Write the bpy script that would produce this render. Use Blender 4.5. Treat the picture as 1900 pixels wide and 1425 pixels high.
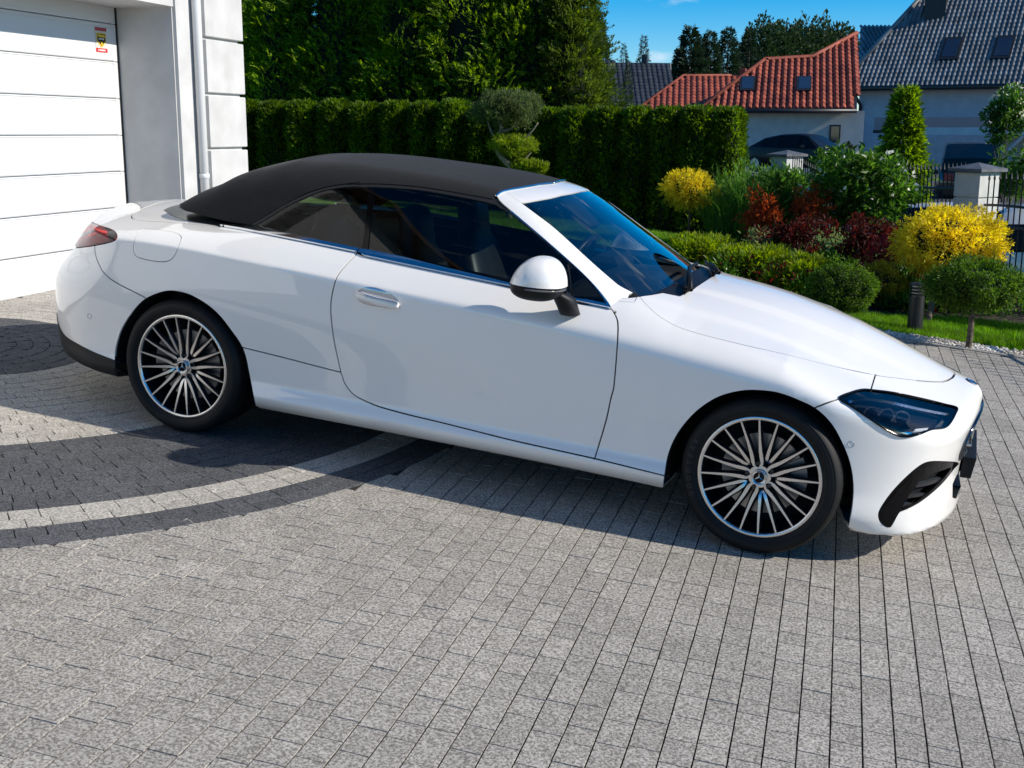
import bpy, bmesh, math, random
import numpy as np
from mathutils import Vector, Matrix
from mathutils.geometry import delaunay_2d_cdt
random.seed(7); RNG=np.random.default_rng(7)
scene=bpy.context.scene
for o in list(bpy.data.objects): bpy.data.objects.remove(o)
COL=scene.collection
# ------------------------------------------------------------------ frames
# The drive slopes down to the street: car frame (x forward, y to the car's left, z off the paving) -> world (z up).
M3=np.array([[0.9956121800530404,0.0014970174823243,0.0935635926452687],[0,0.9998720245707583,-0.0159979523931322],[-0.0935755680187523,0.0159277562585111,0.9954847661569399]])
TILT=Matrix([[*M3[0],0],[*M3[1],0],[*M3[2],0],[0,0,0,1]])
CAMP=np.array([2230.7174,3.4669,-5.7763,1.8902,-0.3410,-0.2537,0.0877])   # focal (px at 1900 wide), position, yaw, pitch, roll in the car frame
PW,PH=1900,1425
def camrot():
    yaw,pitch,roll=CAMP[4:7]
    cy,sy=math.cos(yaw),math.sin(yaw);cp,s_=math.cos(pitch),math.sin(pitch)
    f=np.array([sy*cp,cy*cp,s_]);r0=np.array([cy,-sy,0.]);u0=np.cross(r0,f)
    r=math.cos(roll)*r0+math.sin(roll)*u0;u=-math.sin(roll)*r0+math.cos(roll)*u0
    return r,u,f
CR,CU,CF=camrot();CPOS=CAMP[1:4]
def ray(px):
    px=np.asarray(px,float)
    return CPOS,CF+((px[...,0]-PW/2)/CAMP[0])[...,None]*CR-((px[...,1]-PH/2)/CAMP[0])[...,None]*CU
def toW(P): return np.asarray(P)@M3.T
CW=M3@CPOS;RW,UW,FW=M3@CR,M3@CU,M3@CF
def wray(x,y):
    d=FW+(x-PW/2)/CAMP[0]*RW-(y-PH/2)/CAMP[0]*UW
    return d
def wat(x,y,depth):
    "world point on pixel (x,y) at a distance along the view axis"
    return CW+wray(x,y)*depth
def wground(x,y,n=(0,0,1),d=0.0):
    "world point where the pixel's ray meets the plane n.p=d"
    n=np.asarray(n,float);r=wray(x,y);return CW+r*((d-n@CW)/(n@r))
GN=M3[:,2]                                       # paving normal in world
def dground(x,y): return wground(x,y,GN,0.0)     # on the drive plane
def carground(x,y): return M3.T@dground(x,y)
# ------------------------------------------------------------------ camera
cam=bpy.data.cameras.new('camera');cam.sensor_width=36;cam.lens=CAMP[0]/PW*36;cam.clip_end=3000;cam.clip_start=.05
camo=bpy.data.objects.new('camera',cam);COL.objects.link(camo)
camo.matrix_world=Matrix([[RW[0],UW[0],-FW[0],CW[0]],[RW[1],UW[1],-FW[1],CW[1]],[RW[2],UW[2],-FW[2],CW[2]],[0,0,0,1]])
scene.camera=camo
# ------------------------------------------------------------------ light
SUN=M3@np.array([1.46,.17,1.0]);SUN/=np.linalg.norm(SUN)
EL=math.asin(SUN[2]);AZ=math.atan2(SUN[0],SUN[1])
w=bpy.data.worlds.new('World');scene.world=w;w.use_nodes=True
nt=w.node_tree;nt.nodes.clear()
sky=nt.nodes.new('ShaderNodeTexSky');sky.sky_type='NISHITA';sky.sun_disc=False
sky.sun_elevation=EL;sky.sun_rotation=AZ;sky.air_density=1.0;sky.dust_density=0.0;sky.ozone_density=4.0;sky.altitude=1800
bg=nt.nodes.new('ShaderNodeBackground');bg.inputs[1].default_value=.098
wo=nt.nodes.new('ShaderNodeOutputWorld');hs_=nt.nodes.new('ShaderNodeHueSaturation');hs_.inputs['Saturation'].default_value=1.62;nt.links.new(sky.outputs[0],hs_.inputs['Color']);tcw=nt.nodes.new('ShaderNodeTexCoord');mpw=nt.nodes.new('ShaderNodeMapping');mpw.inputs['Scale'].default_value=(1,1,3.2);mpw.inputs['Location'].default_value=(.3,.1,.0)
nzw=nt.nodes.new('ShaderNodeTexNoise');nzw.inputs['Scale'].default_value=13;nzw.inputs['Detail'].default_value=7;nzw.inputs['Roughness'].default_value=.55
crw=nt.nodes.new('ShaderNodeValToRGB');crw.color_ramp.elements[0].position=.60;crw.color_ramp.elements[1].position=.78;crw.color_ramp.elements[1].color=(.6,.6,.6,1)
mxw=nt.nodes.new('ShaderNodeMix');mxw.data_type='RGBA';mxw.inputs[7].default_value=(6.5,6.7,7.2,1)
nt.links.new(tcw.outputs['Generated'],mpw.inputs[0]);nt.links.new(mpw.outputs[0],nzw.inputs['Vector']);nt.links.new(nzw.outputs['Fac'],crw.inputs[0]);nt.links.new(crw.outputs[0],mxw.inputs[0]);nt.links.new(hs_.outputs[0],mxw.inputs[6]);nt.links.new(mxw.outputs[2],bg.inputs[0]);nt.links.new(bg.outputs[0],wo.inputs[0])
sl=bpy.data.lights.new('sun','SUN');sl.energy=3.75;sl.angle=math.radians(.5);sl.color=(1,.935,.83)
so=bpy.data.objects.new('sun',sl);COL.objects.link(so);so.rotation_euler=Vector(SUN).to_track_quat('Z','Y').to_euler();so.location=(10,4,14)
scene.view_settings.view_transform='Standard';scene.view_settings.look='None';scene.view_settings.gamma=1;scene.view_settings.use_curve_mapping=False
scene.view_settings.exposure=0.58
scene.render.resolution_x=1024;scene.render.resolution_y=768
# ------------------------------------------------------------------ helpers
MATS={}
def mat(name,col=(.5,.5,.5),rough=.5,metal=0,coat=0,spec=.5,trans=0,ior=1.45,emis=None,alpha=1,sheen=0,coat_rough=.03):
    if name in MATS: return MATS[name]
    m=bpy.data.materials.new(name);m.use_nodes=True;b=m.node_tree.nodes['Principled BSDF']
    b.inputs['Base Color'].default_value=(*col,1);b.inputs['Roughness'].default_value=rough;b.inputs['Metallic'].default_value=metal
    b.inputs['Coat Weight'].default_value=coat;b.inputs['Coat Roughness'].default_value=coat_rough;b.inputs['Specular IOR Level'].default_value=spec
    b.inputs['Transmission Weight'].default_value=trans;b.inputs['IOR'].default_value=ior;b.inputs['Alpha'].default_value=alpha
    b.inputs['Sheen Weight'].default_value=sheen
    if emis: b.inputs['Emission Color'].default_value=(*emis[:3],1);b.inputs['Emission Strength'].default_value=emis[3]
    MATS[name]=m;return m
def N(m,t,**k):
    n=m.node_tree.nodes.new(t)
    for a,v in k.items():
        if a in n.inputs: n.inputs[a].default_value=v
        else: setattr(n,a,v)
    return n
def L(m,a,b): m.node_tree.links.new(a,b)
def bsdf(m): return m.node_tree.nodes['Principled BSDF']
def noisecol(m,c1,c2,scale=20,detail=4,lo=.35,hi=.65,coord='Object',bump=0,bscale=None,bdist=.01,rand=0.0,rough=None,extra=None):
    "base colour between two tones by noise, optional bump, per-object or per-island variation"
    tc=N(m,'ShaderNodeTexCoord');n=N(m,'ShaderNodeTexNoise',Scale=scale,Detail=detail)
    L(m,tc.outputs[coord],n.inputs['Vector'])
    r=N(m,'ShaderNodeValToRGB');r.color_ramp.elements[0].position=lo;r.color_ramp.elements[1].position=hi
    r.color_ramp.elements[0].color=(*c1,1);r.color_ramp.elements[1].color=(*c2,1)
    L(m,n.outputs['Fac'],r.inputs['Fac']);out=r.outputs[0]
    if rand:
        h=N(m,'ShaderNodeHueSaturation');g=N(m,'ShaderNodeNewGeometry');mr=N(m,'ShaderNodeMapRange')
        mr.inputs['To Min'].default_value=1-rand;mr.inputs['To Max'].default_value=1+rand
        oi=N(m,'ShaderNodeObjectInfo');ad=N(m,'ShaderNodeMath',operation='ADD');fr=N(m,'ShaderNodeMath',operation='FRACT')
        L(m,g.outputs['Random Per Island'],ad.inputs[0]);L(m,oi.outputs['Random'],ad.inputs[1]);L(m,ad.outputs[0],fr.inputs[0])
        L(m,fr.outputs[0],mr.inputs['Value']);L(m,mr.outputs[0],h.inputs['Value']);L(m,out,h.inputs['Color']);out=h.outputs[0]
    L(m,out,bsdf(m).inputs['Base Color'])
    if bump:
        n2=N(m,'ShaderNodeTexNoise',Scale=bscale or scale*3,Detail=5);L(m,tc.outputs[coord],n2.inputs['Vector'])
        b=N(m,'ShaderNodeBump',Strength=bump,Distance=bdist);L(m,n2.outputs['Fac'],b.inputs['Height']);L(m,b.outputs[0],bsdf(m).inputs['Normal'])
    return m
def mesh(name,V,F,normals=None,smooth=True):
    me=bpy.data.meshes.new(name);me.from_pydata([tuple(map(float,v)) for v in V],[],[tuple(map(int,f)) for f in F]);me.update()
    if smooth: me.polygons.foreach_set('use_smooth',[True]*len(me.polygons))
    if normals is not None: me.normals_split_custom_set_from_vertices([tuple(map(float,n)) for n in normals])
    return me
def obj(name,me,m=None,parent=None,loc=None,kind=None):
    o=bpy.data.objects.new(name,me);COL.objects.link(o)
    if m is not None and me is not None and len(me.materials)==0:
        for q in (m if isinstance(m,(list,tuple)) else [m]): me.materials.append(q)
    if parent is not None: o.parent=parent
    if loc is not None: o.location=loc
    if kind: o['kind']=kind
    return o
def empty(name,label,cat,loc=(0,0,0),group=None,rotz=0):
    o=bpy.data.objects.new(name,None);COL.objects.link(o);o.location=loc;o.rotation_euler=(0,0,rotz);o.empty_display_size=.2
    o['label']=label;o['category']=cat
    if group: o['group']=group
    return o
def tag(o,label,cat,group=None):
    o['label']=label;o['category']=cat
    if group: o['group']=group
    return o
class MB:
    "collects shapes for one mesh"
    def __init__(s): s.V=[];s.F=[];s.mi=[]
    def add(s,V,F,mi=0):
        b=len(s.V);s.V+=[tuple(map(float,v)) for v in V];s.F+=[tuple(int(i)+b for i in f) for f in F];s.mi+=[mi]*len(F);return s
    def box(s,lo,hi,bev=0,mi=0):
        x0,y0,z0=lo;x1,y1,z1=hi
        if bev<=0:
            V=[(x0,y0,z0),(x1,y0,z0),(x1,y1,z0),(x0,y1,z0),(x0,y0,z1),(x1,y0,z1),(x1,y1,z1),(x0,y1,z1)]
            F=[(0,3,2,1),(4,5,6,7),(0,1,5,4),(1,2,6,5),(2,3,7,6),(3,0,4,7)]
        else:
            b=bev
            R=lambda z,i:[(x0+i,y0+i,z),(x1-i,y0+i,z),(x1-i,y1-i,z),(x0+i,y1-i,z)]
            V=R(z0,b)+R(z0+b,0)+R(z1-b,0)+R(z1,b)
            F=[(3,2,1,0),(12,13,14,15)]
            for k in range(3):
                for i in range(4):
                    j=(i+1)%4;F.append((4*k+i,4*k+j,4*k+4+j,4*k+4+i))
        return s.add(V,F,mi)
    def tube(s,P,r,n=8,cap=True,mi=0):
        P=[np.asarray(p,float) for p in P];r=r if hasattr(r,'__len__') else [r]*len(P)
        V=[];F=[];prev=None
        for i,p in enumerate(P):
            t=P[min(i+1,len(P)-1)]-P[max(i-1,0)];t=t/(np.linalg.norm(t)+1e-12)
            if prev is None:
                a=np.array([0,0,1.]) if abs(t[2])<.9 else np.array([1.,0,0]);e=np.cross(t,a)
            else: e=prev-t*(prev@t)
            e/=np.linalg.norm(e)+1e-12;prev=e;f=np.cross(t,e)
            for k in range(n):
                a=2*math.pi*k/n;V.append(p+r[i]*(math.cos(a)*e+math.sin(a)*f))
        for i in range(len(P)-1):
            for k in range(n):
                j=(k+1)%n;F.append((i*n+k,i*n+j,(i+1)*n+j,(i+1)*n+k))
        if cap: F.append(tuple(range(n))[::-1]);F.append(tuple((len(P)-1)*n+k for k in range(n)))
        return s.add(V,F,mi)
    def lathe(s,prof,n=48,axis='z',c=(0,0,0),mi=0,closed=False):
        V=[];F=[];m=len(prof)
        for k in range(n):
            a=2*math.pi*k/n;ca,sa=math.cos(a),math.sin(a)
            for r,h in prof:
                v={'z':(r*ca,r*sa,h),'y':(r*ca,h,r*sa),'x':(h,r*ca,r*sa)}[axis];V.append(tuple(np.add(v,c)))
        for k in range(n):
            k2=(k+1)%n
            for i in range(m-1 if not closed else m):
                i2=(i+1)%m;F.append((k*m+i,k*m+i2,k2*m+i2,k2*m+i))
        return s.add(V,F,mi)
    def prism(s,poly,d,mi=0):
        "polygon of 3D points extruded by vector d"
        n=len(poly);V=[np.asarray(p,float) for p in poly]+[np.asarray(p,float)+np.asarray(d,float) for p in poly]
        F=[tuple(range(n))[::-1],tuple(range(n,2*n))]+[(i,(i+1)%n,n+(i+1)%n,n+i) for i in range(n)]
        return s.add(V,F,mi)
    def me(s,name,smooth=False,auto=None):
        m=bpy.data.meshes.new(name);m.from_pydata(s.V,[],s.F);m.update()
        bm=bmesh.new();bm.from_mesh(m);bmesh.ops.recalc_face_normals(bm,faces=bm.faces);bm.to_mesh(m);bm.free()
        if any(s.mi): m.polygons.foreach_set('material_index',s.mi)
        if smooth: m.polygons.foreach_set('use_smooth',[True]*len(m.polygons))
        if auto is not None:
            m.polygons.foreach_set('use_smooth',[True]*len(m.polygons));m.set_sharp_from_angle(angle=math.radians(auto))
        return m
    def build(s,name,m,parent=None,smooth=False,auto=None,loc=None,kind=None): return obj(name,s.me(name,smooth,auto),m,parent,loc,kind)
def pch(xs,ys):
    "monotone-ish cubic (Catmull-Rom finite diff) interpolator, vectorised"
    xs=np.asarray(xs,float);ys=np.asarray(ys,float)
    h=np.diff(xs);d=np.diff(ys)/h
    m=np.zeros_like(ys);m[1:-1]=(d[:-1]*h[1:]+d[1:]*h[:-1])/(h[1:]+h[:-1]);m[0]=d[0];m[-1]=d[-1]
    def f(q):
        q=np.asarray(q,float);qc=np.clip(q,xs[0],xs[-1])
        i=np.clip(np.searchsorted(xs,qc)-1,0,len(xs)-2)
        t=(qc-xs[i])/h[i];t2=t*t;t3=t2*t
        r=(2*t3-3*t2+1)*ys[i]+(t3-2*t2+t)*h[i]*m[i]+(-2*t3+3*t2)*ys[i+1]+(t3-t2)*h[i]*m[i+1]
        return r+np.where(q<xs[0],(q-xs[0])*m[0],0)+np.where(q>xs[-1],(q-xs[-1])*m[-1],0)
    return f
def ncs(xs,ys):
    "natural cubic spline, linear beyond its ends"
    xs=np.asarray(xs,float);ys=np.asarray(ys,float);n=len(xs);h=np.diff(xs)
    A=np.eye(n);r=np.zeros(n)
    for i in range(1,n-1):
        A[i,i-1:i+2]=h[i-1],2*(h[i-1]+h[i]),h[i];r[i]=6*((ys[i+1]-ys[i])/h[i]-(ys[i]-ys[i-1])/h[i-1])
    m=np.linalg.solve(A,r)
    d0=(ys[1]-ys[0])/h[0]-h[0]*m[1]/6;d1=(ys[-1]-ys[-2])/h[-1]+h[-1]*m[-2]/6
    def f(q):
        q=np.asarray(q,float);c=np.clip(q,xs[0],xs[-1]);i=np.clip(np.searchsorted(xs,c)-1,0,n-2);H=h[i];a=(xs[i+1]-c)/H;b=1-a
        r=a*ys[i]+b*ys[i+1]+((a**3-a)*m[i]+(b**3-b)*m[i+1])*H*H/6
        return r+np.where(q<xs[0],(q-xs[0])*d0,0)+np.where(q>xs[-1],(q-xs[-1])*d1,0)
    return f
def smax(a,b,k):
    h=np.maximum(k-np.abs(a-b),0)/k
    return np.maximum(a,b)+h*h*k*.25
sp=lambda t,s: s*np.logaddexp(0,t/s)
# ---- lower body -------------------------------------------------
wmax=ncs([-1.15,-.8,-.4,0,.45,1.0,1.6,2.2,2.6,2.87,3.2,3.5,3.75],[.80,.885,.918,.931,.926,.914,.912,.914,.923,.929,.915,.86,.76])
zcr =ncs([-1.2,-.95,-.45,0,.4,.83,1.5,2.07,2.2,2.54,2.9,3.3,3.7],[.925,.93,.935,.932,.918,.897,.866,.842,.834,.803,.768,.735,.71])   # shoulder crease height
shs =ncs([-1.2,-.5,0,.5,.84,1.6,2.1,2.6,3.0,3.4,3.8],[.9,.95,1.0,1.1,1.15,1.2,1.25,1.2,1.1,1.1,1.1]) # dy/dz above crease
lowz=pch([.10,.17,.205,.225,.265,.29,.32,.38,.46,.56,.66,.76,.9,1.2],[-.12,-.075,-.045,-.022,.0,-.006,-.020,-.022,-.018,-.010,-.003,0,-.004,-.01])
crs =ncs([-1.2,-.5,.8,1.6,2.3,3.0],[.006,.004,.004,.007,.014,.02])
def Wf(x,z):
    w=wmax(x)+lowz(z)*(1+0*x)
    w=w-shs(x)*sp(z-zcr(x),crs(x))*1.0-1.0*sp(z-zcr(x)-.12,.03)
    return w
zc  =ncs([-1.3,-1.12,-1.0,-.8,-.5,-.2,.1,.4,1.0,1.7,2.0,2.2,2.45,2.8,3.1,3.36,3.51,3.61,3.7,3.8],[.955,.957,.975,1.01,1.04,1.06,1.08,1.10,1.10,1.08,1.04,1.015,.985,.936,.862,.788,.739,.705,.678,.64])
lsl=ncs([2.2,2.5,2.9,3.3,3.6,3.8],[0,.06,.16,.21,.24,.24])
def Hf(x,y):
    a=np.abs(y)
    d=(.04-.03*np.clip((x-2.4)/.5,0,1)+.10*np.clip((-.6-x)/.5,0,1))*(a/.6)**2+.02*np.clip((-.2-x)/.4,0,1)*(a/.85)**6-.032*np.clip((x-2.5)/.4,0,1)*np.clip((a-.45)/.4,0,1)**2*(3-2*np.clip((a-.45)/.4,0,1))+lsl(np.maximum(x,2.2))*(np.sqrt(a*a+.0225)-.15)
    hood=1/(1+np.exp(-(x-2.3)/.15))
    dome=hood*(.017/(1+np.exp((a-.30-.05*(2.6-x))/.011))+.012/(1+np.exp((a-.57-.10*(2.6-x))/.014)))*np.clip((3.5-x)/.4,0,1)
    return zc(x)-d+dome
fz=pch([.05,.15,.22,.35,.5,.6,.68,.76,.84],[3.62,3.68,3.68,3.67,3.685,3.70,3.705,3.665,3.60])
fy=ncs([0,.25,.5,.65,.78,.88,.95],[0,.018,.075,.14,.25,.43,.62])
def Ff(y,z): return fz(z)-fy(np.abs(y))
rz=pch([.1,.25,.35,.5,.65,.8,.9,.97],[-1.0,-1.12,-1.15,-1.165,-1.155,-1.045,-1.005,-1.035])
ry=ncs([0,.3,.55,.7,.8,.88,.95],[0,.04,.125,.22,.33,.46,.62])
def Rf(y,z): return rz(z)+ry(np.abs(y))
zb=pch([-1.2,-.6,-.3,.4,2.5,3.2,3.7],[.30,.225,.20,.19,.185,.155,.145])
def fbody(P):
    x,y,z=P[...,0],P[...,1],P[...,2];a=np.abs(y)
    f=smax(a-Wf(x,z),z-Hf(x,y),.05)
    f=smax(f,(x-Ff(y,z))*.9,.07)
    f=smax(f,(Rf(y,z)-x)*.9,.09)
    return smax(f,zb(x)-z,.02)
# ---- greenhouse -------------------------------------------------
gz=ncs([-.75,-.45,-.25,0,.3,.65,1.0,1.35,1.5,1.62,1.8,2.0,2.25,2.5],[.90,1.03,1.150,1.285,1.376,1.407,1.404,1.388,1.368,1.34,1.25,1.14,.995,.84])
gw=ncs([-.9,-.5,-.2,.2,.6,1.0,1.5,1.9,2.2,2.5],[.50,.60,.655,.705,.738,.755,.762,.765,.755,.73])  # half width at z=1.0
def Wg(x,z):
    t=z-1.0
    return gw(x)-.52*t-.35*np.clip(t,0,1)**2
def Hg(x,y):
    a=np.abs(y)
    scr=1/(1+np.exp(-(x-1.6)/.06))
    dent=.012*np.exp(-((x-.16)/.05)**2)*np.exp(-((a-.62)/.22)**2)+.010*np.exp(-((x+.08)/.06)**2)*np.exp(-((a-.5)/.2)**2)-.005*np.exp(-((x-.30)/.05)**2)
    return gz(x)-(.055+.02*scr)*(a/.6)**2-dent
def fgreen(P):
    x,y,z=P[...,0],P[...,1],P[...,2]
    return smax(np.abs(y)-Wg(x,z),(z-Hg(x,y))*.85,.09)
class Surf:
    def __init__(s,f,z0,xa,xb,L=.8):
        s.f=f;s.z0=z0;s.xa=xa;s.xb=xb;s.L=L
    def od(s,u,t):
        u=np.asarray(u,float);t=np.asarray(t,float)
        ox=np.clip(u,s.xa,s.xb)
        ph=np.where(u>s.xb,(u-s.xb)/s.L*np.pi/2,np.where(u<s.xa,(u-s.xa)/s.L*np.pi/2,0))
        d=np.stack([np.sin(ph),-np.cos(ph)*np.cos(t),np.cos(ph)*np.sin(t)],-1)
        o=np.stack([ox,0*ox,0*ox+s.z0],-1);return o,d
    def pt(s,u,t):
        o,d=s.od(u,t);lo=np.zeros(o.shape[:-1]);hi=lo+2.2
        for _ in range(34):
            m=(lo+hi)/2;v=s.f(o+d*m[...,None])<0;lo=np.where(v,m,lo);hi=np.where(v,hi,m)
        return o+d*((lo+hi)/2)[...,None]
    def uv(s,P):
        P=np.asarray(P,float);x=P[...,0];y=P[...,1];z=P[...,2]-s.z0
        rr=np.hypot(y,z);t=np.arctan2(z,-y)
        ub=s.xb+np.arctan2(x-s.xb,rr)/(np.pi/2)*s.L;ua=s.xa+np.arctan2(x-s.xa,rr)/(np.pi/2)*s.L
        return np.where(x>s.xb,ub,np.where(x<s.xa,ua,x)),t
    def nrm(s,P,e=1e-3):
        g=np.stack([s.f(P+np.eye(3)[k]*e)-s.f(P-np.eye(3)[k]*e) for k in range(3)],-1)
        return g/np.linalg.norm(g,axis=-1,keepdims=True)
    def cast(s,c,D,t0=3,t1=12,n=600):
        "first hit of rays c+D*k (D not unit, along-view distance)"
        D=D/np.linalg.norm(D,axis=-1,keepdims=True)
        ks=np.linspace(t0,t1,n);v=s.f(c+D[:,None,:]*ks[None,:,None])
        neg=v<0;hit=neg.any(1);i=np.where(hit,neg.argmax(1),v.argmin(1));i=np.clip(i,1,n-1)
        lo=ks[i-1];hi=ks[i]
        for _ in range(30):
            m=(lo+hi)/2;q=s.f(c+D*m[:,None])<0;hi=np.where(q,m,hi);lo=np.where(q,lo,m)
        hi=np.where(hit,hi,ks[i]);return c+D*hi[:,None],hit
BODY=Surf(fbody,.55,-.55,3.0);GREEN=Surf(fgreen,.93,.25,1.45)
# ------------------------------------------------------------------ the convertible
ZO=dict(A=(80,270,.3158),B=(600,270,.3158),C=(1100,480,.4),D=(80,520,.3158),E=(1500,680,.2386),F=(900,300,.2386),G=(300,280,.2211),T=(90,340,.1544),S=(600,640,.3474),P=(0,0,1))
def zp(k,pts): z=ZO[k];return [(z[0]+z[2]*a,z[1]+z[2]*b) for a,b in pts]
def crom(P,n=8,closed=False):
    "Catmull-Rom resampling of a polyline"
    P=np.asarray(P,float);m=len(P);out=[]
    for i in range(m if closed else m-1):
        p1=P[i];p2=P[(i+1)%m];p0=P[(i-1)%m] if closed or i>0 else 2*p1-p2;p3=P[(i+2)%m] if closed or i+2<m else 2*p2-p1
        for k in range(n):
            t=k/n;out.append(.5*((2*p1)+(-p0+p2)*t+(2*p0-5*p1+4*p2-p3)*t*t+(-p0+3*p1-3*p2+p3)*t**3))
    if not closed: out.append(P[-1])
    return np.array(out)
def cast(S,k,pts,n=8,closed=False,smooth=True):
    q=np.array(zp(k,pts));q=crom(q,n,closed) if smooth else q
    c,D=ray(q);P,h=S.cast(c,D);return P
def onS(S,P): u,t=S.uv(np.asarray(P,float));return S.pt(u,t)
class Shell:
    "right half of a surface, cut along lines into panels"
    SV=.62
    def __init__(s,S,u0,u1,t0,t1,du,dt,gap=.0045):
        s.S=S;s.gap=gap;s.V=[];s.E=[];s.feat=[];s.seeds={};s.t0=t0
        us=np.arange(u0,u1+1e-6,du);ts=np.linspace(t0,t1,int((t1-t0)/dt)+1)
        U,T=np.meshgrid(us,ts);U=U.copy();U[1:-1:2,1:-1]+=du/2
        s.grid=np.stack([U.ravel(),T.ravel()*s.SV],-1)
        s.box=(us[0],us[-1],t0*s.SV,t1*s.SV);a,b,c,d=s.box
        # domain border sampled
        bp=[(u,c) for u in us]+[(b,t*s.SV) for t in ts[1:]]+[(u,d) for u in us[::-1][1:]]+[(a,t*s.SV) for t in ts[::-1][1:-1]]
        s.poly(bp,True)
    def poly(s,q,closed=False):
        b=len(s.V);q=[tuple(map(float,v)) for v in q];s.V+=q
        s.E+=[(b+i,b+i+1) for i in range(len(q)-1)]+([(b+len(q)-1,b)] if closed else [])
    def feature(s,P): s.feat.append(s.uv(np.asarray(P,float)))
    def uv(s,P):
        u,t=s.S.uv(P);return np.stack([u,t*s.SV],-1)
    def line(s,P,closed=False,gap=None,down=False,mirror_end=False):
        "a panel gap along 3D points P lying on the surface; gap=0 makes a single cut"
        g=s.gap if gap is None else gap;P=np.asarray(P,float)
        if not closed:      # run lines that end on the centre line a little past it
            for e,f in ((0,1),(-1,-2)):
                if abs(P[e][1])<1e-6:
                    d=P[e]-P[f];q=P[e]+d*(.012/max(abs(d[1]),1e-4));P=np.concatenate([[q],P]) if e==0 else np.concatenate([P,[q]])
        if g==0: s.poly(s.uv(P),closed);return
        T=np.roll(P,-1,0)-np.roll(P,1,0)
        if not closed: T[0]=P[1]-P[0];T[-1]=P[-1]-P[-2]
        n=s.S.nrm(P);B=np.cross(n,T);B/=np.linalg.norm(B,axis=1,keepdims=True)+1e-12
        qs=[]
        for sg in (1,-1):
            q=s.uv(P+sg*B*g/2)
            if down: q=np.concatenate([q,[(q[-1][0],y) for y in np.linspace(q[-1][1],s.box[2],6)[1:]]])
            qs.append(q)
        if closed: s.poly(qs[0],True);s.poly(qs[1],True)
        else: s.poly(np.concatenate([qs[0],qs[1][::-1]]),True)
    def seed(s,name,P): s.seeds.setdefault(name,[]).append(s.uv(np.asarray(P,float).reshape(1,3))[0])
    def cut(s):
        nb=len(s.E)
        for q in s.feat: s.poly(q)
        V=np.array(s.V);a,b,c,d=s.box
        V[:,0]=np.clip(V[:,0],a,b);V[:,1]=np.clip(V[:,1],c,d)
        # keep grid points away from the lines so no slivers appear
        g=s.grid;keep=np.ones(len(g),bool);cell=.011
        occ=set()
        e=np.array(s.E);samp=[]
        for i,j in e:
            k=max(1,int(np.hypot(*(V[i]-V[j]))/.006));samp.append(V[i]+(V[j]-V[i])*np.linspace(0,1,k+1)[:,None])
        samp=np.concatenate(samp)
        for x,y in np.round(samp/cell).astype(int): occ.add((x,y))
        keep=np.array([not((x,y) in occ) for x,y in np.round(g/cell).astype(int)])
        g=g[keep];g=g[(g[:,0]>a)&(g[:,0]<b)&(g[:,1]>c)&(g[:,1]<d)]
        allv=[Vector(v) for v in V]+[Vector(v) for v in g]
        ov,oe,of,_,oeo,_=delaunay_2d_cdt(allv,s.E,[],0,1e-6)
        ov=np.array([tuple(v) for v in ov]);of=np.array(of)
        blocked=set()
        for (i,j),o in zip(oe,oeo):
            if any(x<nb for x in o): blocked.add((min(i,j),max(i,j)))
        em={}
        for f,(i,j,k) in enumerate(of):
            for x,y in ((i,j),(j,k),(k,i)): em.setdefault((min(x,y),max(x,y)),[]).append(f)
        adj=[[] for _ in of]
        for e_,fs in em.items():
            if len(fs)==2 and e_ not in blocked: adj[fs[0]].append(fs[1]);adj[fs[1]].append(fs[0])
        comp=np.full(len(of),-1);nc=0
        for f in range(len(of)):
            if comp[f]<0:
                st=[f];comp[f]=nc
                while st:
                    x=st.pop()
                    for y in adj[x]:
                        if comp[y]<0: comp[y]=nc;st.append(y)
                nc+=1
        A,B,C=ov[of[:,0]],ov[of[:,1]],ov[of[:,2]]
        def find(q):
            cr=lambda a,b:(b[:,0]-a[:,0])*(q[1]-a[:,1])-(b[:,1]-a[:,1])*(q[0]-a[:,0])
            d1,d2,d3=cr(A,B),cr(B,C),cr(C,A);ok=((d1>=0)&(d2>=0)&(d3>=0))|((d1<=0)&(d2<=0)&(d3<=0));i=np.nonzero(ok)[0]
            return i[0] if len(i) else -1
        lab={}
        for n,qs in s.seeds.items():
            for q in qs:
                f=find(q)
                if f<0: print('SEED MISS',n,q);continue
                if comp[f] in lab and lab[comp[f]]!=n: print('SEED CLASH',n,lab[comp[f]])
                lab[comp[f]]=n
        s.P=s.S.pt(ov[:,0],ov[:,1]/s.SV);s.N=s.S.nrm(s.P)
        s.parts={}
        for c_ in range(nc):
            n=lab.get(c_,'gap');s.parts.setdefault(n,[]).append(of[comp==c_])
        s.parts={n:np.concatenate(v) for n,v in s.parts.items()}
        return s
    def panel(s,name,off=0,depth=.012,drop=None,sym=False,mirror=False,flange=True):
        F=s.parts[name];P,Nn=s.P+s.N*off,s.N
        if drop is not None:
            ok=~drop(P);F=F[ok[F].all(1)]
        ids,inv=np.unique(F,return_inverse=True);F=inv.reshape(-1,3);V=P[ids].copy();No=Nn[ids].copy()
        V[np.abs(V[:,1])<2e-3,1]=0
        fn=np.cross(V[F[:,1]]-V[F[:,0]],V[F[:,2]]-V[F[:,0]]);fl=(fn*No[F[:,0]]).sum(1)<0;F[fl]=F[fl][:,::-1]
        Vs=[V];Ns=[No];Fs=[tuple(f) for f in F]
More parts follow.
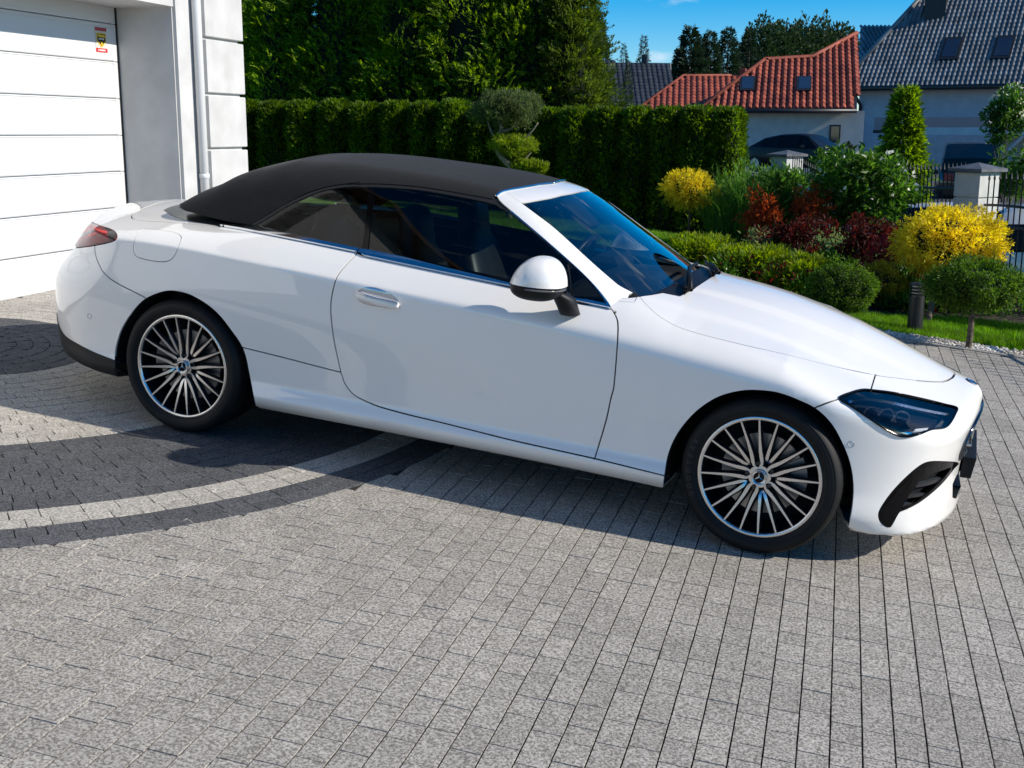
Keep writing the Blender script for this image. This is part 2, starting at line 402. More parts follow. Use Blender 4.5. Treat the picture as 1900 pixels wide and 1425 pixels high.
        if flange and depth:
            cnt={}
            for f in F:
                for a,b in ((f[0],f[1]),(f[1],f[2]),(f[2],f[0])): cnt[(a,b)]=1
            be=[(a,b) for a,b in cnt if (b,a) not in cnt and not(abs(V[a][1])<1e-6 and abs(V[b][1])<1e-6)]
            if be:
                bi=sorted({x for e in be for x in e});mp={x:i for i,x in enumerate(bi)};n0=len(V);k=len(bi)
                top=V[bi];bot=V[bi]-No[bi]*depth
                side=np.zeros_like(top)
                for a,b in be:
                    nn=np.cross(No[a],V[b]-V[a]);nn=-nn/(np.linalg.norm(nn)+1e-12);side[mp[a]]+=nn;side[mp[b]]+=nn
                side/=np.linalg.norm(side,axis=1,keepdims=True)+1e-9
                Vs+=[top,bot];Ns+=[side,side];Fs+=[(n0+mp[b],n0+mp[a],n0+k+mp[a],n0+k+mp[b]) for a,b in be]
        V=np.concatenate(Vs);No=np.concatenate(Ns)
        if sym or mirror:
            V2=V*[1,-1,1];N2=No*[1,-1,1];F2=[f[::-1] for f in Fs]
            if sym: n=len(V);V=np.concatenate([V,V2]);No=np.concatenate([No,N2]);Fs=Fs+[tuple(i+n for i in f) for f in F2]
            else: V,No,Fs=V2,N2,F2
        return mesh(name,V,Fs,No)
# ---- materials
paint=mat('white_paint',(.88,.845,.795),.35,0,coat=.9,coat_rough=.012);bsdf(paint).inputs['Coat IOR'].default_value=1.9
gapm=mat('panel_gap',(.006,.006,.007),.8)
blackgloss=mat('black_gloss',(.002,.002,.0025),.06,spec=.25)
blackplastic=mat('black_plastic',(.008,.008,.009),.5,spec=.3)
rubber=mat('rubber',(.012,.012,.012),.6)
chrome=mat('chrome_trim',(.75,.76,.78),.12,1.0)
satin=mat('satin_grey_trim',(.42,.41,.39),.18,.9)
fabric=mat('roof_fabric',(.0075,.0075,.0085),.9,sheen=.06,spec=.25)
tc=N(fabric,'ShaderNodeTexCoord');wv=N(fabric,'ShaderNodeTexNoise',Scale=520,Detail=3);L(fabric,tc.outputs['Object'],wv.inputs['Vector'])
w2=N(fabric,'ShaderNodeTexNoise',Scale=9,Detail=3);L(fabric,tc.outputs['Object'],w2.inputs['Vector'])
ad=N(fabric,'ShaderNodeMath',operation='MULTIPLY_ADD');ad.inputs[1].default_value=6;L(fabric,w2.outputs['Fac'],ad.inputs[0]);L(fabric,wv.outputs['Fac'],ad.inputs[2])
bp_=N(fabric,'ShaderNodeBump',Strength=.35,Distance=.0025);L(fabric,ad.outputs[0],bp_.inputs['Height']);L(fabric,bp_.outputs[0],bsdf(fabric).inputs['Normal'])
def glassmat(name,tint,refl=1.0,ior=1.5):
    m=bpy.data.materials.new(name);m.use_nodes=True;n=m.node_tree;n.nodes.clear()
    o=n.nodes.new('ShaderNodeOutputMaterial');mx=n.nodes.new('ShaderNodeMixShader');t=n.nodes.new('ShaderNodeBsdfTransparent');g=n.nodes.new('ShaderNodeBsdfGlossy');f=n.nodes.new('ShaderNodeFresnel')
    t.inputs[0].default_value=(*tint,1);g.inputs['Roughness'].default_value=.0;f.inputs['IOR'].default_value=ior
    mu=n.nodes.new('ShaderNodeMath');mu.operation='MULTIPLY';mu.inputs[1].default_value=refl;mu.use_clamp=True
    n.links.new(f.outputs[0],mu.inputs[0]);n.links.new(mu.outputs[0],mx.inputs[0]);n.links.new(t.outputs[0],mx.inputs[1]);n.links.new(g.outputs[0],mx.inputs[2]);n.links.new(mx.outputs[0],o.inputs[0])
    MATS[name]=m;return m
glass_side=glassmat('side_glass',(.46,.53,.53),1.0,1.5)
glass_scr=glassmat('windscreen_glass',(.52,.60,.60),2.0,1.52)
lens_clear=glassmat('headlight_lens',(.80,.82,.84),1.0,1.55)

CAR=empty('convertible_car','white two-door convertible with black fabric roof parked on the paved drive','car')
CAR.matrix_world=TILT
# ---- lower body panels
BD=Shell(BODY,-.55-.8*.985,3.0+.8*.985,-math.pi/2,math.pi/2,.02,.024,gap=.0065)
ub=lambda P:np.asarray(P,float)
door_rear=np.concatenate([cast(BODY,'A',[(1905,560),(1862,617),(1790,690),(1730,765),(1703,850),(1690,940),(1695,1040),(1710,1150),(1735,1270),(1750,1335)]),
      cast(BODY,'D',[(1752,548),(1775,610),(1825,672),(1900,714)])[1:],cast(BODY,'S',[(230,303),(300,330),(440,369),(620,412),(820,462),(1000,507),(1200,552),(1445,606)])[1:]])
BD.line(door_rear)
BD.line(np.concatenate([cast(BODY,'B',[(1650,905),(1690,955),(1722,1010),(1731,1060),(1728,1150),(1718,1290),(1706,1425)]),cast(BODY,'C',[(85,640),(60,755),(12,915),(6,928)])[1:]]))
sill_f=cast(BODY,'S',[(1445,606),(1600,644),(1817,698),(1850,706)]);BD.line(sill_f)
BD.line(cast(BODY,'A',[(1150,1181),(1185,1190),(1400,1243),(1600,1295),(1752,1334)]))
BD.line(cast(BODY,'T',[(1130,560),(1190,547),(1300,555),(1430,575),(1540,600),(1590,635),(1590,680),(1560,760),(1530,840),(1480,910),(1400,942),(1280,938),(1150,912),(1060,880),(1025,830),(1018,750),(1040,660),(1080,600)],closed=True),True,.0035)
tail=cast(BODY,'T',[(318,768),(335,690),(370,590),(420,515),(500,450),(540,478),(640,515),(740,545),(800,585),(823,640),(800,685),(720,715),(560,748),(400,770)],6,True)
BD.line(tail,True,.005)
BD.line(cast(BODY,'A',[(303,588),(308,640),(325,690),(355,745),(400,787),(470,828),(540,863),(605,897)]))
trunk=cast(BODY,'A',[(1060,480),(960,470),(850,460),(720,450),(620,445),(545,437),(520,421),(533,398),(580,372),(650,347)]);
# lid line runs on across the deck
te=trunk[-1];tl_end=np.array([onS(BODY,[(te[0]-.04*math.sin(k*math.pi/6),te[1]*math.cos(k*math.pi/6),1.03)])[0] for k in (1,2,3)])
BD.line(np.concatenate([trunk,tl_end]))
# grey trim round the roof base and the bright strip under the windows
base_low=cast(BODY,'G',[(30,505),(80,540),(180,575),(320,605),(485,635),(640,660),(800,690),(1000,730),(1300,790),(1640,860)])
belt_low=np.concatenate([base_low,cast(BODY,'B',[(215,650),(450,700),(700,752),(1090,832),(1440,912),(1700,968),(1712,990)])[1:]])
k0=base_low[0];arc=[onS(BODY,[(k0[0]-.08*math.sin(a*math.pi/2),k0[1]*math.cos(a*math.pi/2),1.02)])[0] for a in (1,.85,.7,.55,.4,.25,.1)]
BD.line(np.concatenate([arc,belt_low]),gap=.003)
belt_top=np.concatenate([cast(BODY,'G',[(150,480),(250,510),(400,548),(540,588),(700,615),(900,668),(1100,715),(1400,778),(1690,838)]),cast(BODY,'B',[(245,618),(450,660),(700,712),(1090,795),(1440,890),(1690,945),(1740,960)])[1:]])
k1=belt_top[0];arc2=[onS(BODY,[(k1[0]-.05*math.sin(a*math.pi/2),k1[1]*math.cos(a*math.pi/2),1.03)])[0] for a in (1,.8,.6,.4,.2)]
wsb=[onS(BODY,[(x,-y,.97)])[0] for x,y in ((2.13,.715),(2.18,.66),(2.215,.6),(2.25,.45),(2.27,.3),(2.28,.15),(2.285,0))]
BD.line(np.concatenate([arc2,belt_top[:-8],wsb]),gap=.002)
BD.line(cast(BODY,'G',[(545,570),(500,612),(483,640)],4),gap=.003)
# bonnet
hr=cast(BODY,'F',[(1200,1047),(1290,1036),(1380,1020)],6)
hood_back=np.concatenate([hr,[onS(BODY,[(x,-y,.97)])[0] for x,y in ((2.345,.46),(2.375,.3),(2.39,.15),(2.395,0))]])
BD.line(hood_back,gap=.006)
hood_side=cast(BODY,'C',[(205,160),(218,177),(260,225),(320,275),(400,318),(500,350),(700,400),(900,445),(1100,495),(1310,540),(1420,555),(1520,567)])
hc=[onS(BODY,[(x,-y,.72)])[0] for x,y in ((3.535,.20),(3.556,.15),(3.567,.08),(3.57,0))]
hood_front=np.concatenate([cast(BODY,'C',[(1500,565),(1520,567),(1575,571)]),hc])
BD.line(hood_side,gap=.005);BD.line(hood_front,gap=.010)
BD.line([onS(BODY,[(2.13,-.715,.95)])[0],onS(BODY,[(2.2,-.69,.95)])[0],hood_side[4]],gap=.003)
BD.line(cast(BODY,'C',[(1312,536),(1300,575),(1288,615)]))
BD.line(cast(BODY,'C',[(1150,648),(1090,668),(1025,694)]))
head=cast(BODY,'E',[(240,250),(330,207),(420,185),(520,192),(650,208),(800,238),(950,272),(1060,300),(1150,325),(1140,370),(1100,440),(1055,478),(960,490),(880,518),(800,540),(740,545),(680,530),(580,475),(450,390),(330,312)],5,True)
BD.line(head,True,.004)
intake=cast(BODY,'E',[(548,1130),(600,1040),(680,940),(780,840),(870,768),(940,740),(1040,738),(1165,750),(1130,800),(1050,900),(960,985),(860,1060),(770,1108),(700,1140),(670,1200),(632,1252),(585,1235),(550,1190)],5,True)
BD.line(intake,True,.003)
intake_in=cast(BODY,'E',[(850,900),(930,850),(1060,800),(1110,790),(1040,880),(950,965),(850,1045),(770,1085),(715,1105),(770,1010)],5,True)
BD.line(intake_in,True,0)
# grille opening (seen edge-on) and lower centre opening
gr=[onS(BODY,[(3.7,-y,z)])[0] for y,z in ((0,.60),(.15,.60),(.28,.585),(.36,.545),(.40,.50),(.41,.45),(.385,.415),(.3,.40),(.15,.395),(0,.395))]
BD.line(np.concatenate([gr]),gap=.004)
lg=[onS(BODY,[(3.65,-y,z)])[0] for y,z in ((0,.33),(.2,.33),(.32,.325),(.38,.30),(.36,.24),(.25,.215),(0,.21))]
BD.line(np.array(lg),gap=.004)
# wheel arches
def arch(P):
    u,t=BODY.uv(P);q=np.stack([u,t*BD.SV],-1);b=-math.pi/2*BD.SV
    BD.poly([(q[0][0],b)]+[(q[0][0],x) for x in np.linspace(b,q[0][1],12)[1:-1]]+[tuple(v) for v in q]+[(q[-1][0],x) for x in np.linspace(q[-1][1],b,12)[1:-1]]+[(q[-1][0],b)])
rear_arch=cast(BODY,'D',[(424,505),(420,450),(430,375),(460,285),(520,190),(590,115),(680,72),(760,60),(860,82),(960,138),(1040,208),(1110,298),(1160,370),(1190,440),(1215,560),(1240,690),(1250,735)])
front_arch=cast(BODY,'C',[(325,1060),(331,1000),(350,900),(395,805),(470,715),(560,650),(650,618),(740,608),(850,618),(950,652),(1040,698),(1110,768),(1160,858),(1195,950),(1210,1050),(1205,1150),(1188,1240)])
arch(rear_arch);arch(front_arch)
# black lower edge of the rear bumper
rl=cast(BODY,'D',[(82,195),(95,262),(130,325),(200,372),(300,423),(425,472),(445,480)])
rl2=[onS(BODY,[(-1.2,-y,z)])[0] for y,z in ((0,.40),(.2,.40),(.4,.405),(.55,.42))]
BD.line(np.concatenate([rl2,rl]),gap=.003)
rc=[onS(BODY,[(-1.1,-y,z)])[0] for y,z in ((0,.775),(.3,.775),(.5,.775))]
BD.line(np.concatenate([rc,[tail[-3]]]))
for dz in (-.022,-.007,.007,.022):
    xs=np.linspace(-.5,3.1,150);zz=zcr(xs)+dz;BD.feature(onS(BODY,np.stack([xs,-Wf(xs,zz),zz],-1)))
for n,k,q in (('door','B',(900,1200)),('quarter_panel','A',(1400,900)),('front_fender','C',(760,540)),('hood','C',(900,300)),('front_bumper','E',(600,700)),('rear_bumper','A',(200,800)),('sill','S',(900,540)),('rear_valance','D',(250,420)),
              ('fuel_flap','T',(1300,750)),('headlight','E',(700,380)),('tail_light','T',(500,680)),('intake_frame','E',(640,1100)),('intake_mesh','E',(950,900)),('belt_trim','B',(600,708)),('belt_trim','G',(1500,808)),('roof_base_trim','G',(300,575)),('front_bumper','E',(900,1100)),('belt_trim','G',(700,645))):
    BD.seed(n,cast(BODY,k,[q],smooth=False)[0])
BD.seed('quarter_panel',onS(BODY,[(-.85,-.2,1.0)])[0]);BD.seed('tonneau_panel',onS(BODY,[(-.62,-.3,1.03)])[0])
BD.seed('void',onS(BODY,[(1.2,-.4,1.1)])[0]);BD.seed('cowl',onS(BODY,[(2.32,-.2,.98)])[0]);BD.seed('front_fender',onS(BODY,[(2.19,-.745,.92)])[0])
BD.seed('grille',onS(BODY,[(3.7,-.2,.5)])[0]);BD.seed('lower_grille',onS(BODY,[(3.65,-.1,.27)])[0])
for x in (0,2.865): BD.seed('void',onS(BODY,[(x,-.93,.45)])[0])
BD.cut()
def part(name,me,m,parent=CAR,**k): return obj(name,me,m,parent)
low=lambda P:P[:,2]<-9
SIDES=(False,True)
panels={}
for n,m in (('door',paint),('front_fender',paint),('sill',paint),('fuel_flap',paint)):
    for mi in SIDES:
        if n=='fuel_flap' and mi: continue
        if n in BD.parts: panels[n,mi]=part(n,BD.panel(n,mirror=mi),m)
if 'fuel_flap' in BD.parts: part('quarter_panel_cover',BD.panel('fuel_flap',mirror=True),paint)
for n,m in (('hood',paint),('quarter_panel',paint),('front_bumper',paint),('rear_bumper',paint),('tonneau_panel',paint),('rear_valance',blackplastic),('cowl',blackplastic)):
    if n in BD.parts: panels[n]=part(n,BD.panel(n,sym=True,off=-.006 if n=='cowl' else 0),m)
for mi in SIDES:
    for n,m in (('belt_trim',chrome),('intake_frame',blackgloss)):
        if n in BD.parts: part(n,BD.panel(n,mirror=mi,off=.012 if n=='belt_trim' else .001,depth=.025),m)
part('roof_base_trim',BD.panel('roof_base_trim',sym=True,off=.001),satin)
part('panel_gap',BD.panel('gap',off=-.009,sym=True,flange=False),gapm)
# ---- roof, pillars and glass
GR=Shell(GREEN,.25-.8*.9,1.45+.8*.86,-.35,math.pi/2,.02,.02,gap=.004)
def ctr(pts,S=GREEN): return np.array([onS(S,[(x,-y,z)])[0] for x,y,z in pts])
roof_front=np.concatenate([cast(GREEN,'F',[(60,300),(78,283),(110,252),(160,232),(300,207),(420,185)],8)])
rf_e=roof_front[-1];roof_front=np.concatenate([roof_front,ctr([(rf_e[0]-.05*(abs(rf_e[1])*.6/abs(rf_e[1])-1)*0+.012,abs(rf_e[1])*.55,1.36),(rf_e[0]+.018,abs(rf_e[1])*.25,1.37),(rf_e[0]+.02,0,1.37)])])
GR.line(roof_front,gap=.008)
scr_top=cast(GREEN,'F',[(287,325),(450,296),(520,284)],8);se=scr_top[-1]
scr_top=np.concatenate([scr_top,ctr([(se[0]+.012,abs(se[1])*.55,1.33),(se[0]+.018,abs(se[1])*.25,1.33),(se[0]+.02,0,1.33)])])
scr_side=cast(GREEN,'F',[(287,325),(400,410),(550,527),(830,782),(1000,930),(1050,968),(1130,1010),(1200,1046),(1330,1110)],8)
GR.line(scr_top,gap=.006);GR.line(scr_side,gap=.006,down=True)
GR.line(cast(GREEN,'F',[(150,228),(220,278),(287,325)],6),gap=.003)
pill_in=cast(GREEN,'F',[(92,262),(103,288),(135,325),(200,380),(350,505),(500,635),(650,768),(760,870),(870,985),(960,1100),(990,1160)],8)
pill_out=cast(GREEN,'F',[(70,290),(80,306),(110,342),(200,402),(300,482),(450,607),(600,738),(720,845),(830,955),(925,1082),(962,1150)],8)
GR.line(pill_in,gap=.002,down=True);GR.line(pill_out,gap=.004,down=True)
roof_low=np.concatenate([cast(GREEN,'B',[(1035,330),(1000,320),(850,292),(600,250),(450,235),(300,228),(120,230)]),cast(GREEN,'G',[(1700,268),(1550,280),(1400,303),(1300,330),(1200,367),(1050,440),(900,530),(760,612),(650,690)])[1:]])
GR.line(roof_low,gap=.004,down=True)
seal=np.concatenate([cast(GREEN,'B',[(1112,392),(1070,380),(1040,368),(1000,345),(850,312),(600,268),(450,253),(300,246),(120,248)]),cast(GREEN,'G',[(1700,300),(1550,305),(1400,325),(1300,352),(1210,390),(1060,462),(910,552),(785,628),(690,690)])[1:]])
GR.line(seal,gap=.002,down=True)
GR.line(cast(GREEN,'B',[(270,235),(250,420),(225,620),(215,680)],8),gap=.003,down=True)
GR.line(cast(GREEN,'B',[(302,236),(285,420),(262,625),(255,690)],8),gap=.003,down=True)
GR.line(cast(GREEN,'B',[(1440,690),(1450,760),(1460,880),(1465,960)],8),gap=.008,down=True)
fb=cast(GREEN,'G',[(800,632),(700,608),(540,583),(400,548),(230,504),(170,482),(148,452),(160,420)],8);fe=fb[-1]
fab_base=np.concatenate([fb,ctr([(fe[0]-.012,abs(fe[1])*.75,1.06),(fe[0]-.02,abs(fe[1])*.5,1.07),(fe[0]-.025,abs(fe[1])*.25,1.08),(fe[0]-.027,0,1.08)])])
GR.line(fab_base,gap=.004);GR.seed('void',cast(GREEN,'G',[(320,560)],smooth=False)[0])
for n,k,q in (('door_glass','B',(800,600)),('quarter_glass','G',(1500,600)),('soft_top','G',(1400,180)),('windscreen','F',(700,500)),('windscreen_header','F',(500,225)),('windscreen_pillar','F',(500,560)),('pillar_trim','F',(475,618)),('roof_seal','B',(700,272)),('glass_divider','B',(263,430)),('quarter_light','B',(1500,850))):
    GR.seed(n,cast(GREEN,k,[q],smooth=False)[0])
GR.cut()
inb=lambda d:(lambda P:(fbody(P)<-d)|(P[:,2]<.90))
part('soft_top',GR.panel('soft_top',sym=True,off=.004,depth=.02,drop=inb(.012)),fabric)
part('windscreen',GR.panel('windscreen',sym=True,flange=False,drop=inb(.05)),glass_scr)
part('windscreen_header',GR.panel('windscreen_header',sym=True,off=.002),paint)
for mi in SIDES:
    part('windscreen_pillar',GR.panel('windscreen_pillar',mirror=mi,off=.002,drop=inb(.012)),paint)
    part('pillar_trim',GR.panel('pillar_trim',mirror=mi,off=.004,drop=inb(.012)),chrome)
    part('roof_seal',GR.panel('roof_seal',mirror=mi,off=.001,drop=inb(.012)),rubber)
    part('door_glass',GR.panel('door_glass',mirror=mi,flange=False,off=-.003,drop=inb(.06)),glass_side)
    part('quarter_light',GR.panel('quarter_light',mirror=mi,flange=False,off=-.003,drop=inb(.06)),glass_side)
    part('quarter_glass',GR.panel('quarter_glass',mirror=mi,flange=False,off=-.003,drop=inb(.06)),glass_side)
    part('glass_divider',GR.panel('glass_divider',mirror=mi,off=.002,drop=inb(.03)),blackgloss)
part('glass_gasket',GR.panel('gap',sym=True,off=-.005,flange=False,drop=inb(.03)),rubber)
# rear window of the soft top is on the far slope; bright edge along the roof's front
t=MB();pts=[p+GREEN.nrm(p)*.004 for p in roof_front[10:]];t.tube(pts,.007,8)
t.tube([p*[1,-1,1] for p in pts],.007,8);t.build('roof_front_trim',chrome,CAR,smooth=True)
# ---- lamps, grille and intakes
def patch(S,poly,off=.0015,thick=.003,step=.008,closed_smooth=5):
    "small plate laid on a surface: poly = 3D outline points on S"
    P=np.asarray(poly,float);u,t=S.uv(P);q=np.stack([u,t*.62],-1)
    lo,hi=q.min(0),q.max(0)
    gx,gy=np.meshgrid(np.arange(lo[0],hi[0],step),np.arange(lo[1],hi[1],step*.7));g=np.stack([gx.ravel(),gy.ravel()],-1)
    n=len(q);a=q;b=np.roll(q,-1,0)
    ins=np.zeros(len(g),int)
    for i in range(n):
        c=((a[i,1]>g[:,1])!=(b[i,1]>g[:,1]))&(g[:,0]<(b[i,0]-a[i,0])*(g[:,1]-a[i,1])/(b[i,1]-a[i,1]+1e-15)+a[i,0]);ins+=c
    g=g[ins%2==1]
    ov,oe,of,_,_,off_=delaunay_2d_cdt([Vector(v) for v in q]+[Vector(v) for v in g],[],[list(range(n))],1,1e-7)
    ov=np.array([tuple(v) for v in ov]);V=S.pt(ov[:,0],ov[:,1]/.62);Nn=S.nrm(V);F=np.array(of)
    V=V+Nn*off
    fn=np.cross(V[F[:,1]]-V[F[:,0]],V[F[:,2]]-V[F[:,0]]);fl=(fn*Nn[F[:,0]]).sum(1)<0;F[fl]=F[fl][:,::-1]
    cnt={(a_,b_) for f in F for a_,b_ in ((f[0],f[1]),(f[1],f[2]),(f[2],f[0]))};be=[e for e in cnt if (e[1],e[0]) not in cnt]
    k=len(V);V2=np.concatenate([V,V,V-Nn*thick]);N2=np.concatenate([Nn,Nn,Nn])
    Fs=[tuple(f) for f in F]+[(k+b_,k+a_,2*k+a_,2*k+b_) for a_,b_ in be]
    return V2,Fs,N2
def patch_obj(name,S,poly,m,parent,mirror=False,**kw):
    V,F,Nn=patch(S,poly,**kw)
    if mirror: V=V*[1,-1,1];Nn=Nn*[1,-1,1];F=[f[::-1] for f in F]
    return obj(name,mesh(name,V,F,Nn),m,parent)
def cpatch(name,k,pts,m,parent,S=BODY,both=True,smooth=True,parents=None,**kw):
    P=cast(S,k,pts,5,True) if smooth else cast(S,k,pts,1,True,smooth=False);r=[]
    for i,mi in enumerate(SIDES if both else (False,)): r.append(patch_obj(name,S,P,m,(parents[i] if parents else parent),mi,**kw))
    return r
redb=mat('red_light_bar',(.85,.015,.015),.3,coat=.2);smoke=mat('smoked_lens',(.012,.006,.007),.12,coat=.2);darkred=mat('dark_red_lens',(.22,.008,.012),.2,coat=.2);pinkred=mat('pale_red_lens',(.75,.04,.07),.25,coat=.2)
lampin=mat('lamp_interior',(.02,.021,.024),.25);lampch=mat('lamp_chrome',(.8,.8,.82),.08,1);lampw=mat('lamp_white',(.85,.87,.9),.2)
tls=[];hls=[]
for mi in SIDES:
    tls.append(part('tail_light',BD.panel('tail_light',mirror=mi,off=.001),darkred))
    h=part('headlight',BD.panel('headlight',mirror=mi,off=.0005,flange=False),lens_clear);hls.append(h)
    obj('lamp_housing',BD.panel('headlight',mirror=mi,off=-.055,depth=-.055),lampin,h)
    bz=patch  # black rim around the lens follows its outline
    m_=MB();rim=[p+BODY.nrm(p)*.0042 for p in head];rim=[p*([1,-1,1] if mi else [1,1,1]) for p in rim];m_.tube(rim+[rim[0]],.0045,6,cap=False);m_.build('lens_rim',blackgloss,h,smooth=True)
    if 'intake_mesh' in BD.parts: part('intake_mesh',BD.panel('intake_mesh',mirror=mi,off=-.035,depth=-.034),blackplastic)
cpatch('light_bar','T',[(350,690),(450,640),(560,590),(600,598),(520,635),(370,690)],redb,None,parents=tls,smooth=False)
cpatch('pale_reflector','T',[(375,600),(400,545),(450,500),(480,500),(520,560),(440,590),(385,620)],pinkred,None,parents=tls,smooth=False)
cpatch('light_bar','T',[(490,510),(560,525),(620,560),(700,580),(710,605),(640,595),(570,560),(500,530)],redb,None,parents=tls,smooth=False)
cpatch('smoked_cover','T',[(640,520),(740,550),(798,588),(818,640),(796,682),(740,702),(715,640),(720,580)],smoke,None,parents=tls,smooth=False)
cpatch('smoked_strip','T',[(335,745),(520,735),(720,695),(735,708),(560,742),(400,762),(330,764)],smoke,None,parents=tls,smooth=False)
cpatch('smoked_strip','T',[(400,655),(540,580),(500,560),(430,600),(370,640)],smoke,None,parents=tls,smooth=False)
# headlight internals
cpatch('daytime_light','E',[(330,232),(430,205),(560,212),(700,232),(850,268),(1000,308),(1105,340),(1095,350),(980,330),(840,300),(680,262),(540,238),(430,232),(350,250)],lampch,None,parents=hls,off=-.010,thick=.012)
cpatch('daytime_light','E',[(640,500),(720,515),(800,508),(870,488),(950,478),(1020,462),(1010,474),(900,502),(800,526),(720,530),(660,515)],lampch,None,parents=hls,off=-.014,thick=.01)
cpatch('reflector_bar','E',[(860,462),(950,450),(940,464),(880,474)],lampw,None,parents=hls,off=-.02,thick=.01)
for c in ((520,320),(640,335),(760,350)):
    cpatch('projector_lens','E',[(c[0]+48*math.cos(a),c[1]+46*math.sin(a)) for a in np.linspace(0,2*math.pi,14)[:-1]],blackgloss,None,parents=hls,off=-.030,thick=.02)
    cpatch('projector_ring','E',[(c[0]+60*math.cos(a),c[1]+58*math.sin(a)) for a in np.linspace(0,2*math.pi,14)[:-1]],mat('lamp_bezel',(.10,.11,.13),.2,.6),None,parents=hls,off=-.034,thick=.015)
cpatch('side_marker','E',[(1010,440),(1060,385),(1100,400),(1070,455),(1030,470)],mat('lamp_grey',(.10,.105,.11),.3),None,parents=hls,off=-.025,thick=.01,smooth=False)
# intake fins
for q in ([(835,930),(930,905),(1045,870),(1055,885),(950,925),(850,945)],[(770,1010),(860,1000),(945,985),(930,1000),(860,1018),(780,1028)],[(735,1080),(790,1068),(850,1060),(800,1085),(745,1098)]):
    cpatch('intake_fin','E',q,mat('fin_black',(.02,.02,.022),.25),CAR,off=-.006,thick=.02,smooth=False)
cpatch('intake_blade','E',[(560,1120),(690,960),(790,860),(850,900),(770,1010),(705,1130),(640,1235),(590,1220)],blackgloss,CAR,off=.004,thick=.01,smooth=False)
# grille: diamond screen with bright surround
gpan=part('grille',BD.panel('grille',sym=True,off=-.05,depth=-.05),blackplastic)
studs=MB()
for zi in range(9):
    for yi in range(-14,15):
        z=.41+zi*.022;y=yi*.029+(zi%2)*.0145
        if abs(y)<.385-(abs(z-.47)*.5):
            p=onS(BODY,[(3.7,-abs(y),z)])[0];n=BODY.nrm(p)
            if y>0: p=p*[1,-1,1]
            a=p+np.array([-.02,0,0]);studs.add([a+[0,.008,0],a+[0,0,.008],a+[0,-.008,0],a+[0,0,-.008],a+[.008,0,0]],[(0,1,4),(1,2,4),(2,3,4),(3,0,4)])
studs.build('grille_stud',mat('stud_chrome',(.6,.6,.62),.2,1),gpan,kind='stuff')
gb=MB();gp=[p+np.array([.006,0,0]) for p in gr];gp=gp+[p*[1,-1,1] for p in gp[::-1][1:]];gb.tube(gp+[gp[0]],.009,8,cap=False);gb.build('grille_frame',mat('dark_chrome',(.10,.11,.13),.1,1),gpan,smooth=True)
sb=MB()
for s_ in (-1,1): sb.box((3.64,min(s_*.06,s_*.37),.487),(3.68,max(s_*.06,s_*.37),.50),.003)
sb.build('grille_bar',chrome,gpan)
part('lower_grille',BD.panel('lower_grille',sym=True,off=-.04,depth=-.04),blackplastic)
def star(mb,c,ex,ey,n,R,w=.16):
    pts=[]
    for k in range(6):
        a=math.pi/2+k*math.pi/3;r=R if k%2==0 else R*w;pts.append(c+r*(math.cos(a)*ex+math.sin(a)*ey))
    V=pts+[c+n*R*.12];mb.add(V,[(i,(i+1)%6,6) for i in range(6)])
def ring(mb,c,ex,ey,n,R,r,seg=28):
    mb.tube([c+R*(math.cos(a)*ex+math.sin(a)*ey) for a in np.linspace(0,2*math.pi,seg+1)],r,6,cap=False)
E3=np.eye(3)
sg=MB();c=np.array([3.685,0,.50]);star(sg,c,-E3[1],E3[2],E3[0],.075);ring(sg,c,-E3[1],E3[2],E3[0],.08,.007);sg.build('front_star',chrome,gpan)
em=MB();c=onS(BODY,[(3.625,0,.69)])[0];n=BODY.nrm(c);ey=np.cross(n,-E3[1]);ey/=np.linalg.norm(ey);em.lathe([(0,.004),(.022,.003),(.027,0)],24);me=em.me('hood_badge')
Rm=np.stack([-E3[1],ey,n],1)
hb=obj('hood_badge',me,mat('badge_blue',(.02,.04,.12),.15,.3,coat=1),CAR);hb.matrix_local=Matrix([[*Rm[0],c[0]],[*Rm[1],c[1]],[*Rm[2],c[2]],[0,0,0,1]])
b2=MB();star(b2,np.array([0,0,.0045]),E3[0],E3[1],E3[2],.02);ring(b2,np.array([0,0,.003]),E3[0],E3[1],E3[2],.026,.0025);b2.build('badge_star',chrome,hb)
# number plate carrier under the grille, splitter lip
pl=MB();pl.prism([(3.705,-.27,.33),(3.715,-.27,.455),(3.70,.27,.455),(3.69,.27,.33)] if 0 else [(3.66,-.27,.315),(3.705,-.262,.315),(3.715,-.262,.41),(3.66,-.27,.41)],(0,.53,0));pl.build('plate_holder',blackplastic,CAR)
# parking sensors, exhaust trim, door handles
for k,q in (('E',(330,605)),('A',(273,1003))):
    P=cast(BODY,k,[q],smooth=False)[0];n=BODY.nrm(P);e1=np.cross(n,E3[2]);e1/=np.linalg.norm(e1);e2=np.cross(n,e1)
    for mi in SIDES:
        s_=MB();f=np.array([1,-1,1]) if mi else np.ones(3)
        s_.tube([(P+.0135*(math.cos(a)*e1+math.sin(a)*e2))*f for a in np.linspace(0,2*math.pi,17)],.0013,5,cap=False)
        s_.build('parking_sensor',mat('sensor_ring',(.25,.26,.28),.4),CAR)
for mi in SIDES:
    patch_obj('exhaust_trim',BODY,[onS(BODY,[(-1.1,-y,z)])[0] for y,z in ((.42,.315),(.56,.32),(.64,.335),(.65,.375),(.56,.37),(.42,.365))],chrome,CAR,mi,off=.006,thick=.02)
cup=mat('handle_cup',(.55,.56,.60),.12,.75)
